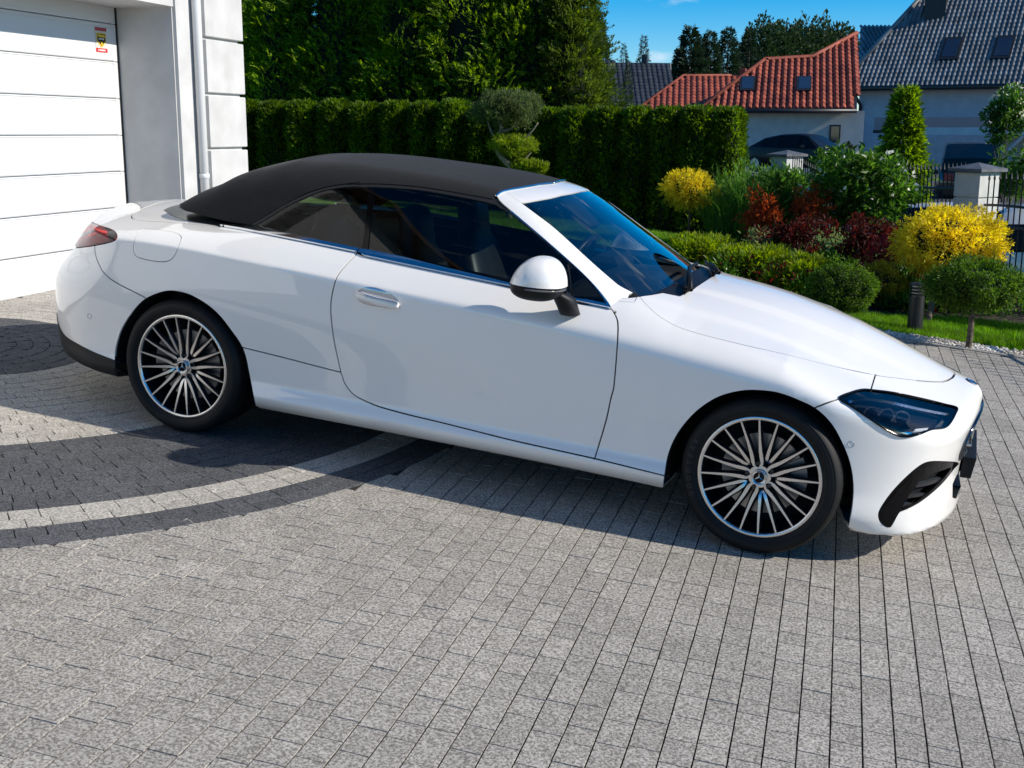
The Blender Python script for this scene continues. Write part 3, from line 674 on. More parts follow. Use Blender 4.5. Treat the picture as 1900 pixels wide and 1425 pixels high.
for i,mi in enumerate(SIDES):
    d=panels['door',mi];f=np.array([1,-1,1]) if mi else np.ones(3)
    Q=cast(BODY,'B',[(195,880),(205,850),(250,832),(310,836),(370,858),(420,890),(452,930),(445,955),(400,958),(330,950),(260,938),(210,915)],4,True)
    patch_obj('handle_recess',BODY,Q,cup,d,mi,off=.001,thick=.004)
    C=cast(BODY,'B',[(200,868),(250,885),(320,905),(390,922),(450,938)],5);Nn=BODY.nrm(C)
    h=MB();rr=np.interp(np.linspace(0,1,len(C)),[0,.1,.5,.9,1],[.010,.017,.019,.017,.010])
    V=[];nn=10
    for j,p in enumerate(C):
        T=C[min(j+1,len(C)-1)]-C[max(j-1,0)];T/=np.linalg.norm(T);up=np.cross(Nn[j],T);up/=np.linalg.norm(up);up*=np.sign(up[2])
        o=.022*math.sin(math.pi*(.08+.84*j/(len(C)-1)))**.5
        for k in range(nn):
            a=2*math.pi*k/nn;V.append((p+Nn[j]*(o+.008*math.cos(a))+up*(-.004+rr[j]*math.sin(a)))*f)
    F=[(j*nn+k,j*nn+(k+1)%nn,(j+1)*nn+(k+1)%nn,(j+1)*nn+k) for j in range(len(C)-1) for k in range(nn)]+[tuple(range(nn))[::-1],tuple((len(C)-1)*nn+k for k in range(nn))]
    h.add(V,F);ho=h.build('door_handle',paint,d,smooth=True)
    ch=MB();ch.tube([(p+Nn[j]*(.0245*math.sin(math.pi*(.08+.84*j/(len(C)-1)))**.5+.006)+E3[2]*.010)*f for j,p in enumerate(C)],.0045,6);ch.build('handle_trim',chrome,ho,smooth=True)
# ---- door mirrors
def superell(c,R,e=1.0,n=28,m=18,warp=None):
    V=[];F=[]
    for i in range(m+1):
        th=math.pi*i/m-math.pi/2
        for k in range(n):
            ph=2*math.pi*k/n;f=lambda t,p:math.copysign(abs(t)**p,t)
            v=np.array([f(math.cos(th),e)*f(math.cos(ph),e),f(math.cos(th),e)*f(math.sin(ph),e),f(math.sin(th),e)])
            if warp: v=warp(v)
            V.append(c+v*R)
    for i in range(m):
        for k in range(n): F.append((i*n+k,i*n+(k+1)%n,(i+1)*n+(k+1)%n,(i+1)*n+k))
    return V,F
MIRR=np.array([1.85,-.985,1.03])
for mi in SIDES:
    f=np.array([1,-1,1]) if mi else np.ones(3);mc=MIRR if not mi else np.array([1.745,-.935,.975])
    wp=lambda v:np.array([v[0]*(1-.22*max(v[2],0))+.10*v[2],v[1]*(1-.10*v[0]),v[2]])
    V,F=superell(mc,np.array([.118,.128,.118]),.82,32,22,wp);V=np.array(V)
    up=[i for i,fc in enumerate(F) if all(V[j][2]>=mc[2]-.006 for j in fc)];lo=[i for i in range(len(F)) if i not in up]
    V2=V.copy();V2[:,2]=np.where(V2[:,2]<mc[2],mc[2]+(V2[:,2]-mc[2])*.62,V2[:,2])
    mh=obj('door_mirror',mesh('mirror_cap',V2*f,[F[i][::(-1 if mi else 1)] for i in up]),paint,panels['door',mi])
    V3=V2.copy();V3[:,:2]=mc[:2]+(V3[:,:2]-mc[:2])*.985
    obj('mirror_base',mesh('mirror_base',V3*f,[F[i][::(-1 if mi else 1)] for i in lo]),blackplastic,mh)
    st=MB();base=[]
    for z,cx,cy,rx,r2y in ((mc[2]-.035,mc[0]+.05,-.93,.055,.06),(.97,1.945,-.915,.050,.055),(.93,1.955,-.89,.046,.055),(.895,1.96,-.86,.044,.06)):
        base.append([(cx+rx*math.cos(a)*1.0,cy+r2y*math.sin(a),z) for a in np.linspace(0,2*math.pi,17)[:-1]])
    VV=[np.array(p)*f for r in base for p in r];FF=[(i*16+k,i*16+(k+1)%16,(i+1)*16+(k+1)%16,(i+1)*16+k) for i in range(3) for k in range(16)]+[tuple(48+k for k in range(16))]
    st.add(VV,FF);st.build('mirror_stalk',blackplastic,mh,smooth=True)
    sl_=MB();sl_.tube([np.array((mc[0]+.112*math.cos(a)*1.02,mc[1]-.122*math.sin(a)*1.02,mc[2]-.012))*f for a in np.linspace(-.2,math.pi+.2,22)],.0045,6);sl_.build('mirror_indicator',mat('indicator_strip',(.12,.11,.11),.12,coat=1),mh,smooth=True)
# ---- wheels
alloy=mat('machined_alloy',(.72,.71,.70),.26,1.0);blackrim=mat('black_alloy',(.012,.012,.014),.22,coat=.4)
disc=mat('brake_disc',(.36,.35,.34),.35,.9);tyrem=mat('tyre_rubber',(.017,.017,.018),.62,spec=.3)
noisecol(tyrem,(.007,.007,.0075),(.013,.0125,.012),6,3,bump=.15,bscale=160,bdist=.002)
WR=.338;RR=.2636
def spoke_mesh(long,sgn):
    "one spoke in the wheel plane (x outward axis along its own angle): list of stations (radius, lateral, half-width, depth of face)"
    if long: st=[(.247,0,.0034,.0),(.20,0,.0042,.004),(.15,-.001*sgn,.0054,.010),(.11,-.003*sgn,.0068,.014),(.085,-.006*sgn,.0075,.017),(.068,-.0085*sgn,.0070,.018),(.052,-.0075*sgn,.0062,.018),(.040,-.002*sgn,.006,.017)]
    else:    st=[(.247,0,.0034,.0),(.20,0,.0042,.004),(.15,.001*sgn,.0054,.010),(.11,.002*sgn,.0066,.015),(.085,.003*sgn,.0064,.020),(.070,.006*sgn,.0045,.026),(.060,.010*sgn,.0022,.034)]
    V=[];F=[];mi=[]
    for r,l,w_,d in st:
        V+=[(r,l-w_,d),(r,l+w_,d),(r,l+w_*1.9+.003,d+.020),(r,l-w_*1.9-.003,d+.020),(r,l+w_*1.2+.0008,d+.0022),(r,l-w_*1.2-.0008,d+.0022)]
    for i in range(len(st)-1):
        a,b=6*i,6*(i+1)
        F.append((a,b,b+1,a+1));mi.append(0)
        for p,q in ((1,4),(4,2),(2,3),(3,5),(5,0)): F.append((a+p,b+p,b+q,a+q));mi.append(1)
    F+=[(0,1,4,2,3,5),tuple(6*(len(st)-1)+k for k in (5,3,2,4,1,0))];mi+=[1,1]
    return V,F,mi
def spoke(long,sgn,ang):
    # local wheel frame: x,z in plane, y = -depth outwards at y=0
    V,F,mi=spoke_mesh(long,sgn);ca,sa=math.cos(ang),math.sin(ang)
    V=[(r*ca-l*sa,d,r*sa+l*ca) for r,l,d in V];m=MB();m.V=V;m.F=F;m.mi=mi;return m
def make_wheel(x,side,phi0,width,steer=0):
    # wheel built for the right side: outer face at local y=0, inboard +y
    w_=MB()
    # barrel and outer flange (machined ring)
    w_.lathe([(RR-.004,.030),(RR,.006),(RR-.002,-.001),(RR-.006,-.003),(RR-.014,-.002),(RR-.017,.001),(RR-.019,.006)],72,'y',mi=0)
    w_.lathe([(RR-.019,.006),(RR-.026,.05),(RR-.034,.12),(RR-.03,width-.02),(RR-.004,width)],72,'y',mi=1)
    root=obj('wheel',w_.me('wheel',auto=40),[alloy,blackrim],CAR)
    root.location=(x,-.905 if side<0 else .905,.338);root.rotation_euler=(0,0,(0 if side<0 else math.pi)+steer)
    ty=MB();hw=width
    ty.lathe([(RR-.006,.008),(RR+.004,-.004),(RR+.018,-.013),(RR+.036,-.0175),(RR+.052,-.014),(WR-.012,-.004),(WR-.005,.006),(WR-.001,.020),(WR,.05),(WR,.052),(WR-.006,.0535),(WR-.006,.0615),(WR,.063),(WR,hw*.5-.006),(WR-.006,hw*.5-.005),(WR-.006,hw*.5+.005),(WR,hw*.5+.006),(WR,hw-.063),(WR-.006,hw-.0615),(WR-.006,hw-.0535),(WR,hw-.05),(WR-.005,hw-.01),(WR-.02,hw+.01),(RR+.03,hw+.018),(RR,hw)],96,'y')
    for rr_,yy in ((RR+.020,-.0142),(RR+.056,-.0128)): ty.tube([(rr_*math.cos(a),yy,rr_*math.sin(a)) for a in np.linspace(0,2*math.pi,97)],.0012,4,cap=False)
    ty.build('tyre',tyrem,root,auto=35)
    # tread sipes along the shoulder
    sp2=MB()
    for k in range(72):
        a=2*math.pi*k/72;e=np.array([math.cos(a),0,math.sin(a)]);t=np.array([-math.sin(a),0,math.cos(a)])
        sp2.add([e*(WR-.0005)+t*.0016+np.array([0,.018,0]),e*(WR+.0008)-t*.0016+np.array([0,.018,0]),e*(WR+.0012)-t*.0016+np.array([0,.048,0]),e*(WR+.0012)+t*.0016+np.array([0,.048,0])],[(0,1,2,3)])
    sp2.build('tread_sipe',mat('sipe_black',(.004,.004,.004),.9),root,kind='stuff')
    for j in range(5):
        pj=math.radians(phi0+72*j)
        for k,(o,lg,sg_) in enumerate(((9,1,1),(-9,1,-1),(27,0,1),(-27,0,-1))):
            m=spoke(lg,-sg_ if lg else sg_,pj+math.radians(o));s_=m.build('spoke',[alloy,blackrim],root,auto=30)
        b=MB();cx,cz=.056*math.cos(pj),.056*math.sin(pj)
        b.lathe([(.0125,.0),(.0125,.012)],20,'y',c=(cx,.012,cz));b.lathe([(0,.010),(.0085,.010),(.0085,.02)],6,'y',c=(cx,.012,cz));b.build('wheel_bolt',blackrim,root)
    hub=MB()
    # hub face: rounded pentagon between the bolts
    V=[];n=60
    for k in range(n):
        a=2*math.pi*k/n;d=math.cos(5*(a-math.radians(phi0)));r=.046+(-.006)*max(d,0)+.002*max(-d,0)
        V.append((r*math.cos(a),.016,r*math.sin(a)))
    V2=[(x_*1.12,y+.03,z_*1.12) for x_,y,z_ in V];hub.add(V+V2+[(0,.014,0)],[(k,(k+1)%n,2*n) for k in range(n)]);hub.add(V+V2,[(k,(k+1)%n,n+(k+1)%n,n+k) for k in range(n)],1)
    hub.build('hub_face',[alloy,blackrim],root,auto=40)
    cp=MB();cp.lathe([(0,.006),(.026,.006),(.028,.004),(.0325,.003),(.034,.006),(.034,.02)],40,'y');c_=cp.build('centre_cap',mat('cap_chrome',(.62,.62,.63),.22,1),root,auto=40)
    bk=MB();bk.lathe([(0,.0052),(.0235,.0052),(.0235,.008)],32,'y');bk.build('cap_disc',blackgloss,c_)
    sr=MB();star(sr,np.array([0,.0048,0]),E3[0]*math.cos(.1)+E3[2]*math.sin(.1),E3[2]*math.cos(.1)-E3[0]*math.sin(.1),-E3[1],.0225,.17);ring(sr,np.array([0,.004,0]),E3[0],E3[2],E3[1],.0245,.0016);sr.build('cap_star',chrome,c_)
    dk=MB();dk.lathe([(.06,.075),(.175,.075),(.175,.105),(.06,.105)],64,'y',closed=True);dk.build('brake_disc',disc,root,auto=40)
    cl=MB();a0=math.radians(10) if x>1 else math.radians(165)
    pts=[(r*math.cos(a),y,r*math.sin(a)) for a in np.linspace(a0-.42,a0+.42,9) for r,y in ((.125,.055),(.192,.055),(.192,.12),(.125,.12))]
    F=[(4*i+k,4*i+(k+1)%4,4*(i+1)+(k+1)%4,4*(i+1)+k) for i in range(8) for k in range(4)]+[(0,1,2,3),(35,34,33,32)]
    cl.add(pts,F);cl.build('brake_caliper',mat('caliper_grey',(.22,.22,.225),.35,.7),root,auto=40)
    back=MB();back.lathe([(0,.16),(RR-.03,.16)],48,'y');back.build('wheel_back',gapm,root)
    return root
whr=[make_wheel(0,-1,18,.265),make_wheel(2.865,-1,34,.245,math.radians(-3)),make_wheel(0,1,50,.265),make_wheel(2.865,1,20,.245,math.radians(-3))]
def tyre_text(txt,root,r,a0,size,step,flip=False):
    for i,ch in enumerate(txt):
        if ch==' ': continue
        cu=bpy.data.curves.new('t','FONT');cu.body=ch;cu.size=size;cu.extrude=.0006;cu.align_x='CENTER';cu.resolution_u=2
        o=bpy.data.objects.new('t',cu);COL.objects.link(o);me=o.to_mesh().copy();bpy.data.objects.remove(o)
        a=a0-i*step;co=np.zeros(len(me.vertices)*3);me.vertices.foreach_get('co',co);co=co.reshape(-1,3)
        e=np.array([math.cos(a),0,math.sin(a)]);t=np.array([math.sin(a),0,-math.cos(a)])
        if root.rotation_euler[2]>1.5: pass
        P=co[:,:1]*t+(co[:,1:2]+r)*e+np.array([0,-.0168,0])-co[:,2:]*np.array([0,1,0])
        me.vertices.foreach_set('co',P.ravel());me.update();obj('sidewall_letter',me,mat('letter_rubber',(.03,.03,.031),.5),root)
tyre_text('GOODYEAR',whr[1],RR+.024,math.radians(205),.030,.115)
tyre_text('CONTINENTAL',whr[0],RR+.026,math.radians(118),.028,.085) if False else None
# ---- dark wheel housings
for A_,xc in ((rear_arch,0),(front_arch,2.865)):
    for mi in SIDES:
        f=np.array([1,-1,1]) if mi else np.ones(3);Q=[np.array(q) for q in A_];Q=[q for q in Q if q[2]>.215]
        n=len(Q);V=[(q+np.array([0,.004,0]))*f for q in Q]+[np.array([xc+(q[0]-xc)*1.03,-.52,q[2]+ (.012 if q[2]>.3 else 0)])*f for q in Q]+[np.array([xc,-.52,.2])*f]
        F=[(i,i+1,n+i+1,n+i) for i in range(n-1)]+[(n+i,n+i+1,2*n) for i in range(n-1)]
        m=MB();m.add(V,F);m.build('wheel_housing',gapm,CAR)
fl=MB();fl.box((-.95,-.60,.19),(3.45,.60,.23));fl.build('underfloor',gapm,CAR)
# ---- cabin
trim=mat('cabin_dark_trim',(.022,.023,.025),.55);leather=mat('dark_leather',(.018,.019,.021),.42);noisecol(leather,(.014,.015,.017),(.024,.025,.027),8,3,bump=.2,bscale=220,bdist=.001)
piping=mat('seat_silver_trim',(.35,.36,.38),.3,.8)
def loft(sections,closed=True,cap=True):
    V=[];F=[];n=len(sections[0])
    for s_ in sections: V+=[tuple(p) for p in s_]
    for i in range(len(sections)-1):
        for k in range(n if closed else n-1): F.append((i*n+k,i*n+(k+1)%n,(i+1)*n+(k+1)%n,(i+1)*n+k))
    if cap: F+=[tuple(range(n))[::-1],tuple((len(sections)-1)*n+k for k in range(n))]
    return V,F
def rrect(c,ex,ey,a,b,p=3.2,n=28):
    out=[]
    for k in range(n):
        t=2*math.pi*k/n;ct,st=math.cos(t),math.sin(t);out.append(np.asarray(c)+ex*a*math.copysign(abs(ct)**(2/p),ct)+ey*b*math.copysign(abs(st)**(2/p),st))
    return out
def seat(name,x,y,front=True):
    w_=.25 if front else .24;S=[]
    # backrest from the hip up to the integrated headrest, leaning back
    prof=[(.00,.50,.055,.22),(-.03,.60,.075,.255),(-.07,.72,.080,.262),(-.12,.84,.075,.250),(-.165,.95,.065,.215),(-.19,1.02,.058,.150),(-.20,1.08,.062,.135),(-.21,1.15,.060,.130),(-.215,1.195,.045,.105),(-.218,1.212,.012,.05)] if front else [(.0,.50,.06,.25),(-.05,.65,.08,.27),(-.10,.80,.08,.26),(-.15,.93,.065,.23),(-.17,.98,.055,.14),(-.185,1.04,.045,.125),(-.19,1.065,.012,.06)]
    for dx,z,th,hw in prof: S.append(rrect((x+dx,y,z),E3[0],E3[1],th,hw))
    V,F=loft(S);m=MB();m.add(V,F);so=m.build(name,leather,CAR,smooth=True)
    S=[rrect((x+q,y,.42+.02*math.sin(q*4)),E3[2],E3[1],.07,w_) for q in np.linspace(.0,.50,6)];V,F=loft(S);m=MB();m.add(V,F);m.build('seat_cushion',leather,so,smooth=True)
    if front:
        b=MB()
        for s_ in (-1,1): b.tube([(x-.12,y+s_*.225,.66),(x-.155,y+s_*.215,.80),(x-.185,y+s_*.19,.93)],.009,6)
        b.build('seat_trim',piping,so,smooth=True)
        g_=MB();g_.box((x-.155,y-.055,1.035),(x-.138,y+.055,1.055),.004);g_.build('headrest_slot',piping,so)
    return so
seat('front_seat',1.18,-.37);seat('front_seat',1.18,.37);seat('rear_seat',.30,-.33,False);seat('rear_seat',.30,.33,False)
belt=MB();belt.add([(.98,-.60,1.06),(.98,-.56,1.06),(1.12,-.30,.74),(1.12,-.35,.72),(1.30,-.16,.45),(1.30,-.22,.45)],[(0,1,2,3),(3,2,4,5)]);belt.build('seat_belt',mat('belt_web',(.05,.055,.06),.7),CAR)
for s_ in (-1,1):
    d=MB();d.prism([(.45,s_*.755,.30),(2.15,s_*.755,.30),(2.13,s_*.755,.90),(1.6,s_*.755,.935),(.75,s_*.755,.965),(.45,s_*.73,.97)],(0,-s_*.045,0));d.build('door_trim',trim,CAR)
fl=MB();fl.box((.0,-.72,.24),(2.3,.72,.30));fl.build('cabin_floor',trim,CAR)
rs=MB();rs.box((-.48,-.62,.30),(.02,.62,.955),.03);rs.build('rear_bulkhead',trim,CAR)
ds=MB();S=[]
for y in np.linspace(-.72,.72,13):
    k=1-.05*(y/.72)**2;S.append([(2.28,y,.60),(2.28,y,.955*k),(2.12,y,.985*k),(1.86,y,.965*k),(1.76,y,.92*k),(1.78,y,.80),(1.88,y,.60)])
V,F=loft(S);ds.add(V,F);dash=ds.build('dashboard',trim,CAR,smooth=False)
bn=MB();bn.box((1.70,.22,.90),(1.86,.55,1.0),.03);bn.build('instrument_hood',trim,dash)
scn=MB();scn.prism([(1.74,-.10,.73),(1.80,-.10,.95),(1.80,.13,.95),(1.74,.13,.73)],(.012,0,-.004));scn.build('centre_screen',blackgloss,dash)
csl=MB();csl.box((.85,-.12,.30),(1.80,.12,.60),.04);csl.build('centre_console',trim,CAR)
stw=MB();c=np.array([1.58,.37,.90]);ax=np.array([-.90,0,.43]);e2=np.cross(ax,E3[1]);e2/=np.linalg.norm(e2)
stw.tube([c+.185*(math.cos(a)*E3[1]+math.sin(a)*e2) for a in np.linspace(0,2*math.pi,41)],.0165,10,cap=False)
for a in (0,math.pi,-math.pi/2): stw.tube([c+.05*(math.cos(a)*E3[1]+math.sin(a)*e2),c+.18*(math.cos(a)*E3[1]+math.sin(a)*e2)],.014,8)
stw.lathe([(0,-.03),(.06,-.02),(.065,.02),(0,.025)],20,c=(0,0,0));
k0_=len(stw.V)-20*4
for i in range(k0_,len(stw.V)):
    v=np.array(stw.V[i]);stw.V[i]=tuple(c+E3[1]*v[0]+e2*v[1]+ax*v[2])
stw.tube([c,c-ax*.25],.03,8);stw.build('steering_wheel',leather,CAR,smooth=True)
rm=MB();V,F=superell(np.array([1.60,0,1.245]),np.array([.018,.125,.035]),.7,20,12);rm.add(V,F);rmo=rm.build('interior_mirror',blackgloss,CAR,smooth=True)
hs=MB();S=[rrect((1.62+.16*q,0,1.285-.105*q),E3[1],np.array([-.3,0,-.9]),.13-.05*q,.028-.012*q,4,20) for q in np.linspace(0,1,5)];V,F=loft(S);hs.add(V,F);hs.build('camera_housing',trim,CAR,smooth=True)
hd=MB();S=[]
for x in np.linspace(-.2,1.48,12): S.append([onS(GREEN,[(x,y,1.3)])[0]+np.array([0,0,-.045]) if y<=0 else onS(GREEN,[(x,-y,1.3)])[0]*[1,-1,1]+np.array([0,0,-.045]) for y in np.linspace(-.45,.45,9)])
V,F=loft(S,False,False);hd.add(V,F);hd.build('headlining',mat('headlining',(.02,.02,.021),.9),CAR,smooth=True)
# ---- wipers
for pts in ([(2.335,-.40,None),(2.27,-.05,None),(2.235,.30,None)],[(2.375,.02,None),(2.29,.35,None),(2.22,.60,None)]):
    P=[]
    for x,y,_ in pts:
        q=onS(GREEN,[(x,-abs(y),.95)])[0];q2=onS(BODY,[(x,-abs(y),.97)])[0];p=q if q[2]>q2[2] else q2;P.append(np.array([p[0]+.02,y,p[2]+.018]))
    w_=MB();w_.tube(crom(P,6),.0085,6);wo_=w_.build('wiper',blackplastic,CAR,smooth=True)
    w_=MB();w_.tube([P[0]+[.0,.0,-.012],P[0]+np.array([.03,-.02,.004]),(P[0]+P[1])/2+np.array([.012,0,.014]),P[1]+[0,0,.010]],.011,6);w_.build('wiper_arm',blackplastic,wo_,smooth=True)
# ------------------------------------------------------------------ ground
def fastmesh(name,V,F,mats=None,mi=None,smooth=False):
    "V (n,3), F (m,k) all of one size"
    V=np.ascontiguousarray(V,dtype=np.float32);F=np.ascontiguousarray(F,dtype=np.int32);k=F.shape[1]
    me=bpy.data.meshes.new(name);me.vertices.add(len(V));me.vertices.foreach_set('co',V.ravel())
    me.loops.add(F.size);me.loops.foreach_set('vertex_index',F.ravel());me.polygons.add(len(F))
    me.polygons.foreach_set('loop_start',np.arange(0,F.size,k,dtype=np.int32))
    if mi is not None: me.polygons.foreach_set('material_index',np.asarray(mi,dtype=np.int32))
    me.update(calc_edges=True)
    if not smooth: me.shade_flat()
    return me
def stone(m,c1,c2,rand):
    "concrete block: speckled aggregate, wear, per-block tone"
    b=bsdf(m);b.inputs['Roughness'].default_value=.9;b.inputs['Specular IOR Level'].default_value=.25
    tc=N(m,'ShaderNodeTexCoord');geo=N(m,'ShaderNodeNewGeometry')
    n1=N(m,'ShaderNodeTexNoise',Scale=105,Detail=3,Roughness=.75);n2=N(m,'ShaderNodeTexNoise',Scale=1.1,Detail=4);v=N(m,'ShaderNodeTexVoronoi',Scale=260)
    n3=N(m,'ShaderNodeTexNoise',Scale=26,Detail=3)
    for n_ in (n1,n2,v,n3): L(m,geo.outputs['Position'],n_.inputs['Vector'])
    r=N(m,'ShaderNodeValToRGB');r.color_ramp.elements[0].position=.40;r.color_ramp.elements[1].position=.60;r.color_ramp.elements[0].color=(*c1,1);r.color_ramp.elements[1].color=(*c2,1)
    L(m,n1.outputs['Fac'],r.inputs['Fac'])
    oi=N(m,'ShaderNodeObjectInfo');ad=N(m,'ShaderNodeMath',operation='ADD');fr=N(m,'ShaderNodeMath',operation='FRACT')
    L(m,geo.outputs['Random Per Island'],ad.inputs[0]);L(m,oi.outputs['Random'],ad.inputs[1]);L(m,ad.outputs[0],fr.inputs[0])
    mr=N(m,'ShaderNodeMapRange');mr.inputs['To Min'].default_value=1-rand;mr.inputs['To Max'].default_value=1+rand;L(m,fr.outputs[0],mr.inputs['Value'])
    mr2=N(m,'ShaderNodeMapRange');mr2.inputs['From Min'].default_value=.3;mr2.inputs['From Max'].default_value=.7;mr2.inputs['To Min'].default_value=.90;mr2.inputs['To Max'].default_value=1.08;L(m,n2.outputs['Fac'],mr2.inputs['Value'])
    mr3=N(m,'ShaderNodeMapRange');mr3.inputs['From Min'].default_value=.35;mr3.inputs['From Max'].default_value=.65;mr3.inputs['To Min'].default_value=.94;mr3.inputs['To Max'].default_value=1.05;L(m,n3.outputs['Fac'],mr3.inputs['Value'])
    mu=N(m,'ShaderNodeMath',operation='MULTIPLY');L(m,mr.outputs[0],mu.inputs[0]);L(m,mr2.outputs[0],mu.inputs[1])
    mu3=N(m,'ShaderNodeMath',operation='MULTIPLY');L(m,mu.outputs[0],mu3.inputs[0]);L(m,mr3.outputs[0],mu3.inputs[1])
    h=N(m,'ShaderNodeHueSaturation');L(m,mu3.outputs[0],h.inputs['Value']);L(m,r.outputs[0],h.inputs['Color']);L(m,h.outputs[0],b.inputs['Base Color'])
    n4=N(m,'ShaderNodeTexNoise',Scale=150,Detail=4,Roughness=.6);L(m,geo.outputs['Position'],n4.inputs['Vector'])
    bp=N(m,'ShaderNodeBump',Strength=.55,Distance=.004);L(m,n4.outputs['Fac'],bp.inputs['Height']);L(m,bp.outputs[0],b.inputs['Normal'])
    return m
pav_grey=stone(mat('paver_grey'),(.165,.150,.130),(.49,.455,.405),.09)
pav_light=stone(mat('paver_light'),(.24,.22,.19),(.58,.54,.48),.07)
pav_dark=stone(mat('paver_dark'),(.042,.043,.046),(.135,.136,.142),.10)
PMAT=[pav_grey,pav_light,pav_dark]
jm=mat('joint_sand',(.035,.032,.028),.95);noisecol(jm,(.010,.009,.008),(.032,.028,.024),14,5)
m=MB();m.add([(-9,-14,-.0065),(16,-14,-.0065),(16,4.62,-.0065),(-9,4.62,-.0065)],[(0,1,2,3)]);DRIVE=m.build('driveway',jm,kind='structure');DRIVE.matrix_world=TILT
def paver_V(Lx,Wy,ch=.0007,h=.016,g=.0023):
    x,y=Lx/2-.0015,Wy/2-g;c=ch
    return np.array([(-x,-y,-h),(x,-y,-h),(x,y,-h),(-x,y,-h),(-x,-y,-.004),(x,-y,-.004),(x,y,-.004),(-x,y,-.004),(-x+c,-y+c,0),(x-c,-y+c,0),(x-c,y-c,0),(-x+c,y-c,0)])
PF=np.array([(8,9,10,11)]+[(4+i,4+(i+1)%4,8+(i+1)%4,8+i) for i in range(4)]+[(i,(i+1)%4,4+(i+1)%4,4+i) for i in range(4)])
CC=np.array([-2.06,-.21]);RWD=.0965
blocks=[]   # x,y,angle,len,width,colour
rr=random.Random(3)
for k in range(1,34):
    R=k*RWD+RWD/2
    if R>3.27+.01: break
    col=2 if R<.78 else 1 if R<2.05 else 2 if R<2.90 else 1 if R<3.09 else 2
    ls=[]
    while sum(ls)<2*math.pi*R-.05: ls.append(rr.choice((.095,.118,.142,.142,.165)))
    a=rr.random()*6
    for l in ls:
        l=l*2*math.pi*R/sum(ls);da=l/R;am=a+da/2;blocks.append((CC[0]+R*math.cos(am),CC[1]+R*math.sin(am),am+math.pi/2,round(l,3),RWD,col));a+=da
RO=34*RWD+.0
ang=math.radians(-5.5);du_=np.array([math.sin(math.radians(5.5)),-math.cos(math.radians(5.5))]);dv_=np.array([du_[1]*-1,du_[0]])
# straight rows: along du_ (towards the viewer), rows stacked along dv_
for j in range(-75,90):
    s_=-6+rr.random()*.1
    while s_<7.5:
        l=rr.choice((.095,.118,.142,.142,.165,.19));p=np.array([1.6,-.6])+dv_*(j*RWD)+du_*(s_+l/2);s_+=l
        if not(-3.4<p[0]<6.6 and -5.2<p[1]<4.58): continue
        if np.hypot(*(p-CC))<RO-.03 : continue
        blocks.append((p[0],p[1],math.atan2(du_[1],du_[0]),l,RWD,0))
B_=np.array(blocks)
# drop what the house stands on
B_=B_[B_[:,0]>-2.84-.02*B_[:,1]]
Pw=np.stack([B_[:,0],B_[:,1],0*B_[:,0]],-1)
dd=(Pw-CPOS)@CF;sx=PW/2+CAMP[0]*((Pw-CPOS)@CR)/dd;sy=PH/2-CAMP[0]*((Pw-CPOS)@CU)/dd
vis=(dd>.5)&(sx>0)&(sx<PW)&(sy>0)&(sy<PH)
order=np.argsort(np.where(vis,-1/dd,1))
big=set(order[:300].tolist())
meshes={}
def blk(i):
    x,y,a,l,w_,c=B_[i];key=(round(l,3),int(c))
    if key not in meshes:
        me=fastmesh('paver',paver_V(l,w_),PF);me.materials.append(PMAT[int(c)]);meshes[key]=me
    return meshes[key]
Vs=[];Fs=[];Mi=[];nv=0
for i in range(len(B_)):
    x,y,a,l,w_,c=B_[i];dz=rr.gauss(0,.0006);tx,ty=rr.gauss(0,.0035),rr.gauss(0,.0025);a2=a+rr.gauss(0,.006)
    if c==0 and np.hypot(x-CC[0],y-CC[1])<3.40: dz-=.0018
    if i in big:
        o=bpy.data.objects.new('paver',blk(i));COL.objects.link(o);o.parent=DRIVE;o.location=(x,y,dz);o.rotation_euler=(tx,ty,a2)
    else:
        V=paver_V(l,w_)*[1,1,1];V[:,2]+=dz+V[:,1]*tx+V[:,0]*ty;ca,sa=math.cos(a2),math.sin(a2)
        Vs.append(np.stack([x+V[:,0]*ca-V[:,1]*sa,y+V[:,0]*sa+V[:,1]*ca,V[:,2]],-1));Fs.append(PF+nv);nv+=12;Mi+=[int(c)]*len(PF)
me=fastmesh('paver_field',np.concatenate(Vs),np.concatenate(Fs),mi=Mi)
for q in PMAT: me.materials.append(q)
obj('paver_field',me,None,DRIVE,kind='stuff')
sh=MB();sh.add([(-9,-14,-.001),(16,-14,-.001),(16,-5.26,-.001),(-9,-5.26,-.001)],[(0,1,2,3)]);sh.add([(6.7,-5.26,-.001),(16,-5.26,-.001),(16,4.58,-.001),(6.7,4.58,-.001)],[(0,1,2,3)]);sh.build('forecourt',pav_grey,kind='structure').matrix_world=TILT
# far ground, lawn, planting bed, gravel strip
grm=mat('far_ground',(.08,.10,.04),.95);noisecol(grm,(.05,.08,.025),(.12,.12,.06),.4,5)
m=MB();m.add([(-700,-700,-1.35),(700,-700,-1.35),(700,1500,-1.35),(-700,1500,-1.35)],[(0,1,2,3)]);m.build('ground',grm,kind='structure')
stm=mat('street_asphalt',(.06,.06,.062),.9);noisecol(stm,(.045,.045,.047),(.075,.075,.077),30,4)
soil=mat('soil',(.03,.024,.018),.95);noisecol(soil,(.018,.014,.010),(.05,.04,.028),9,5,bump=.6,bscale=40,bdist=.03)
turf=mat('turf_ground',(.05,.09,.012),.95);noisecol(turf,(.05,.10,.010),(.12,.20,.02),6,5)
def sheet(name,poly,z,m_,kind='structure',frame=TILT):
    s_=MB();s_.add([(x,y,z) for x,y in poly],[tuple(range(len(poly)))]);o=s_.build(name,m_,kind=kind);o.matrix_world=frame;return o
sheet('lawn',[(-9,4.62),(16,4.62),(16,13.5),(-9,13.5)],-.02,turf)
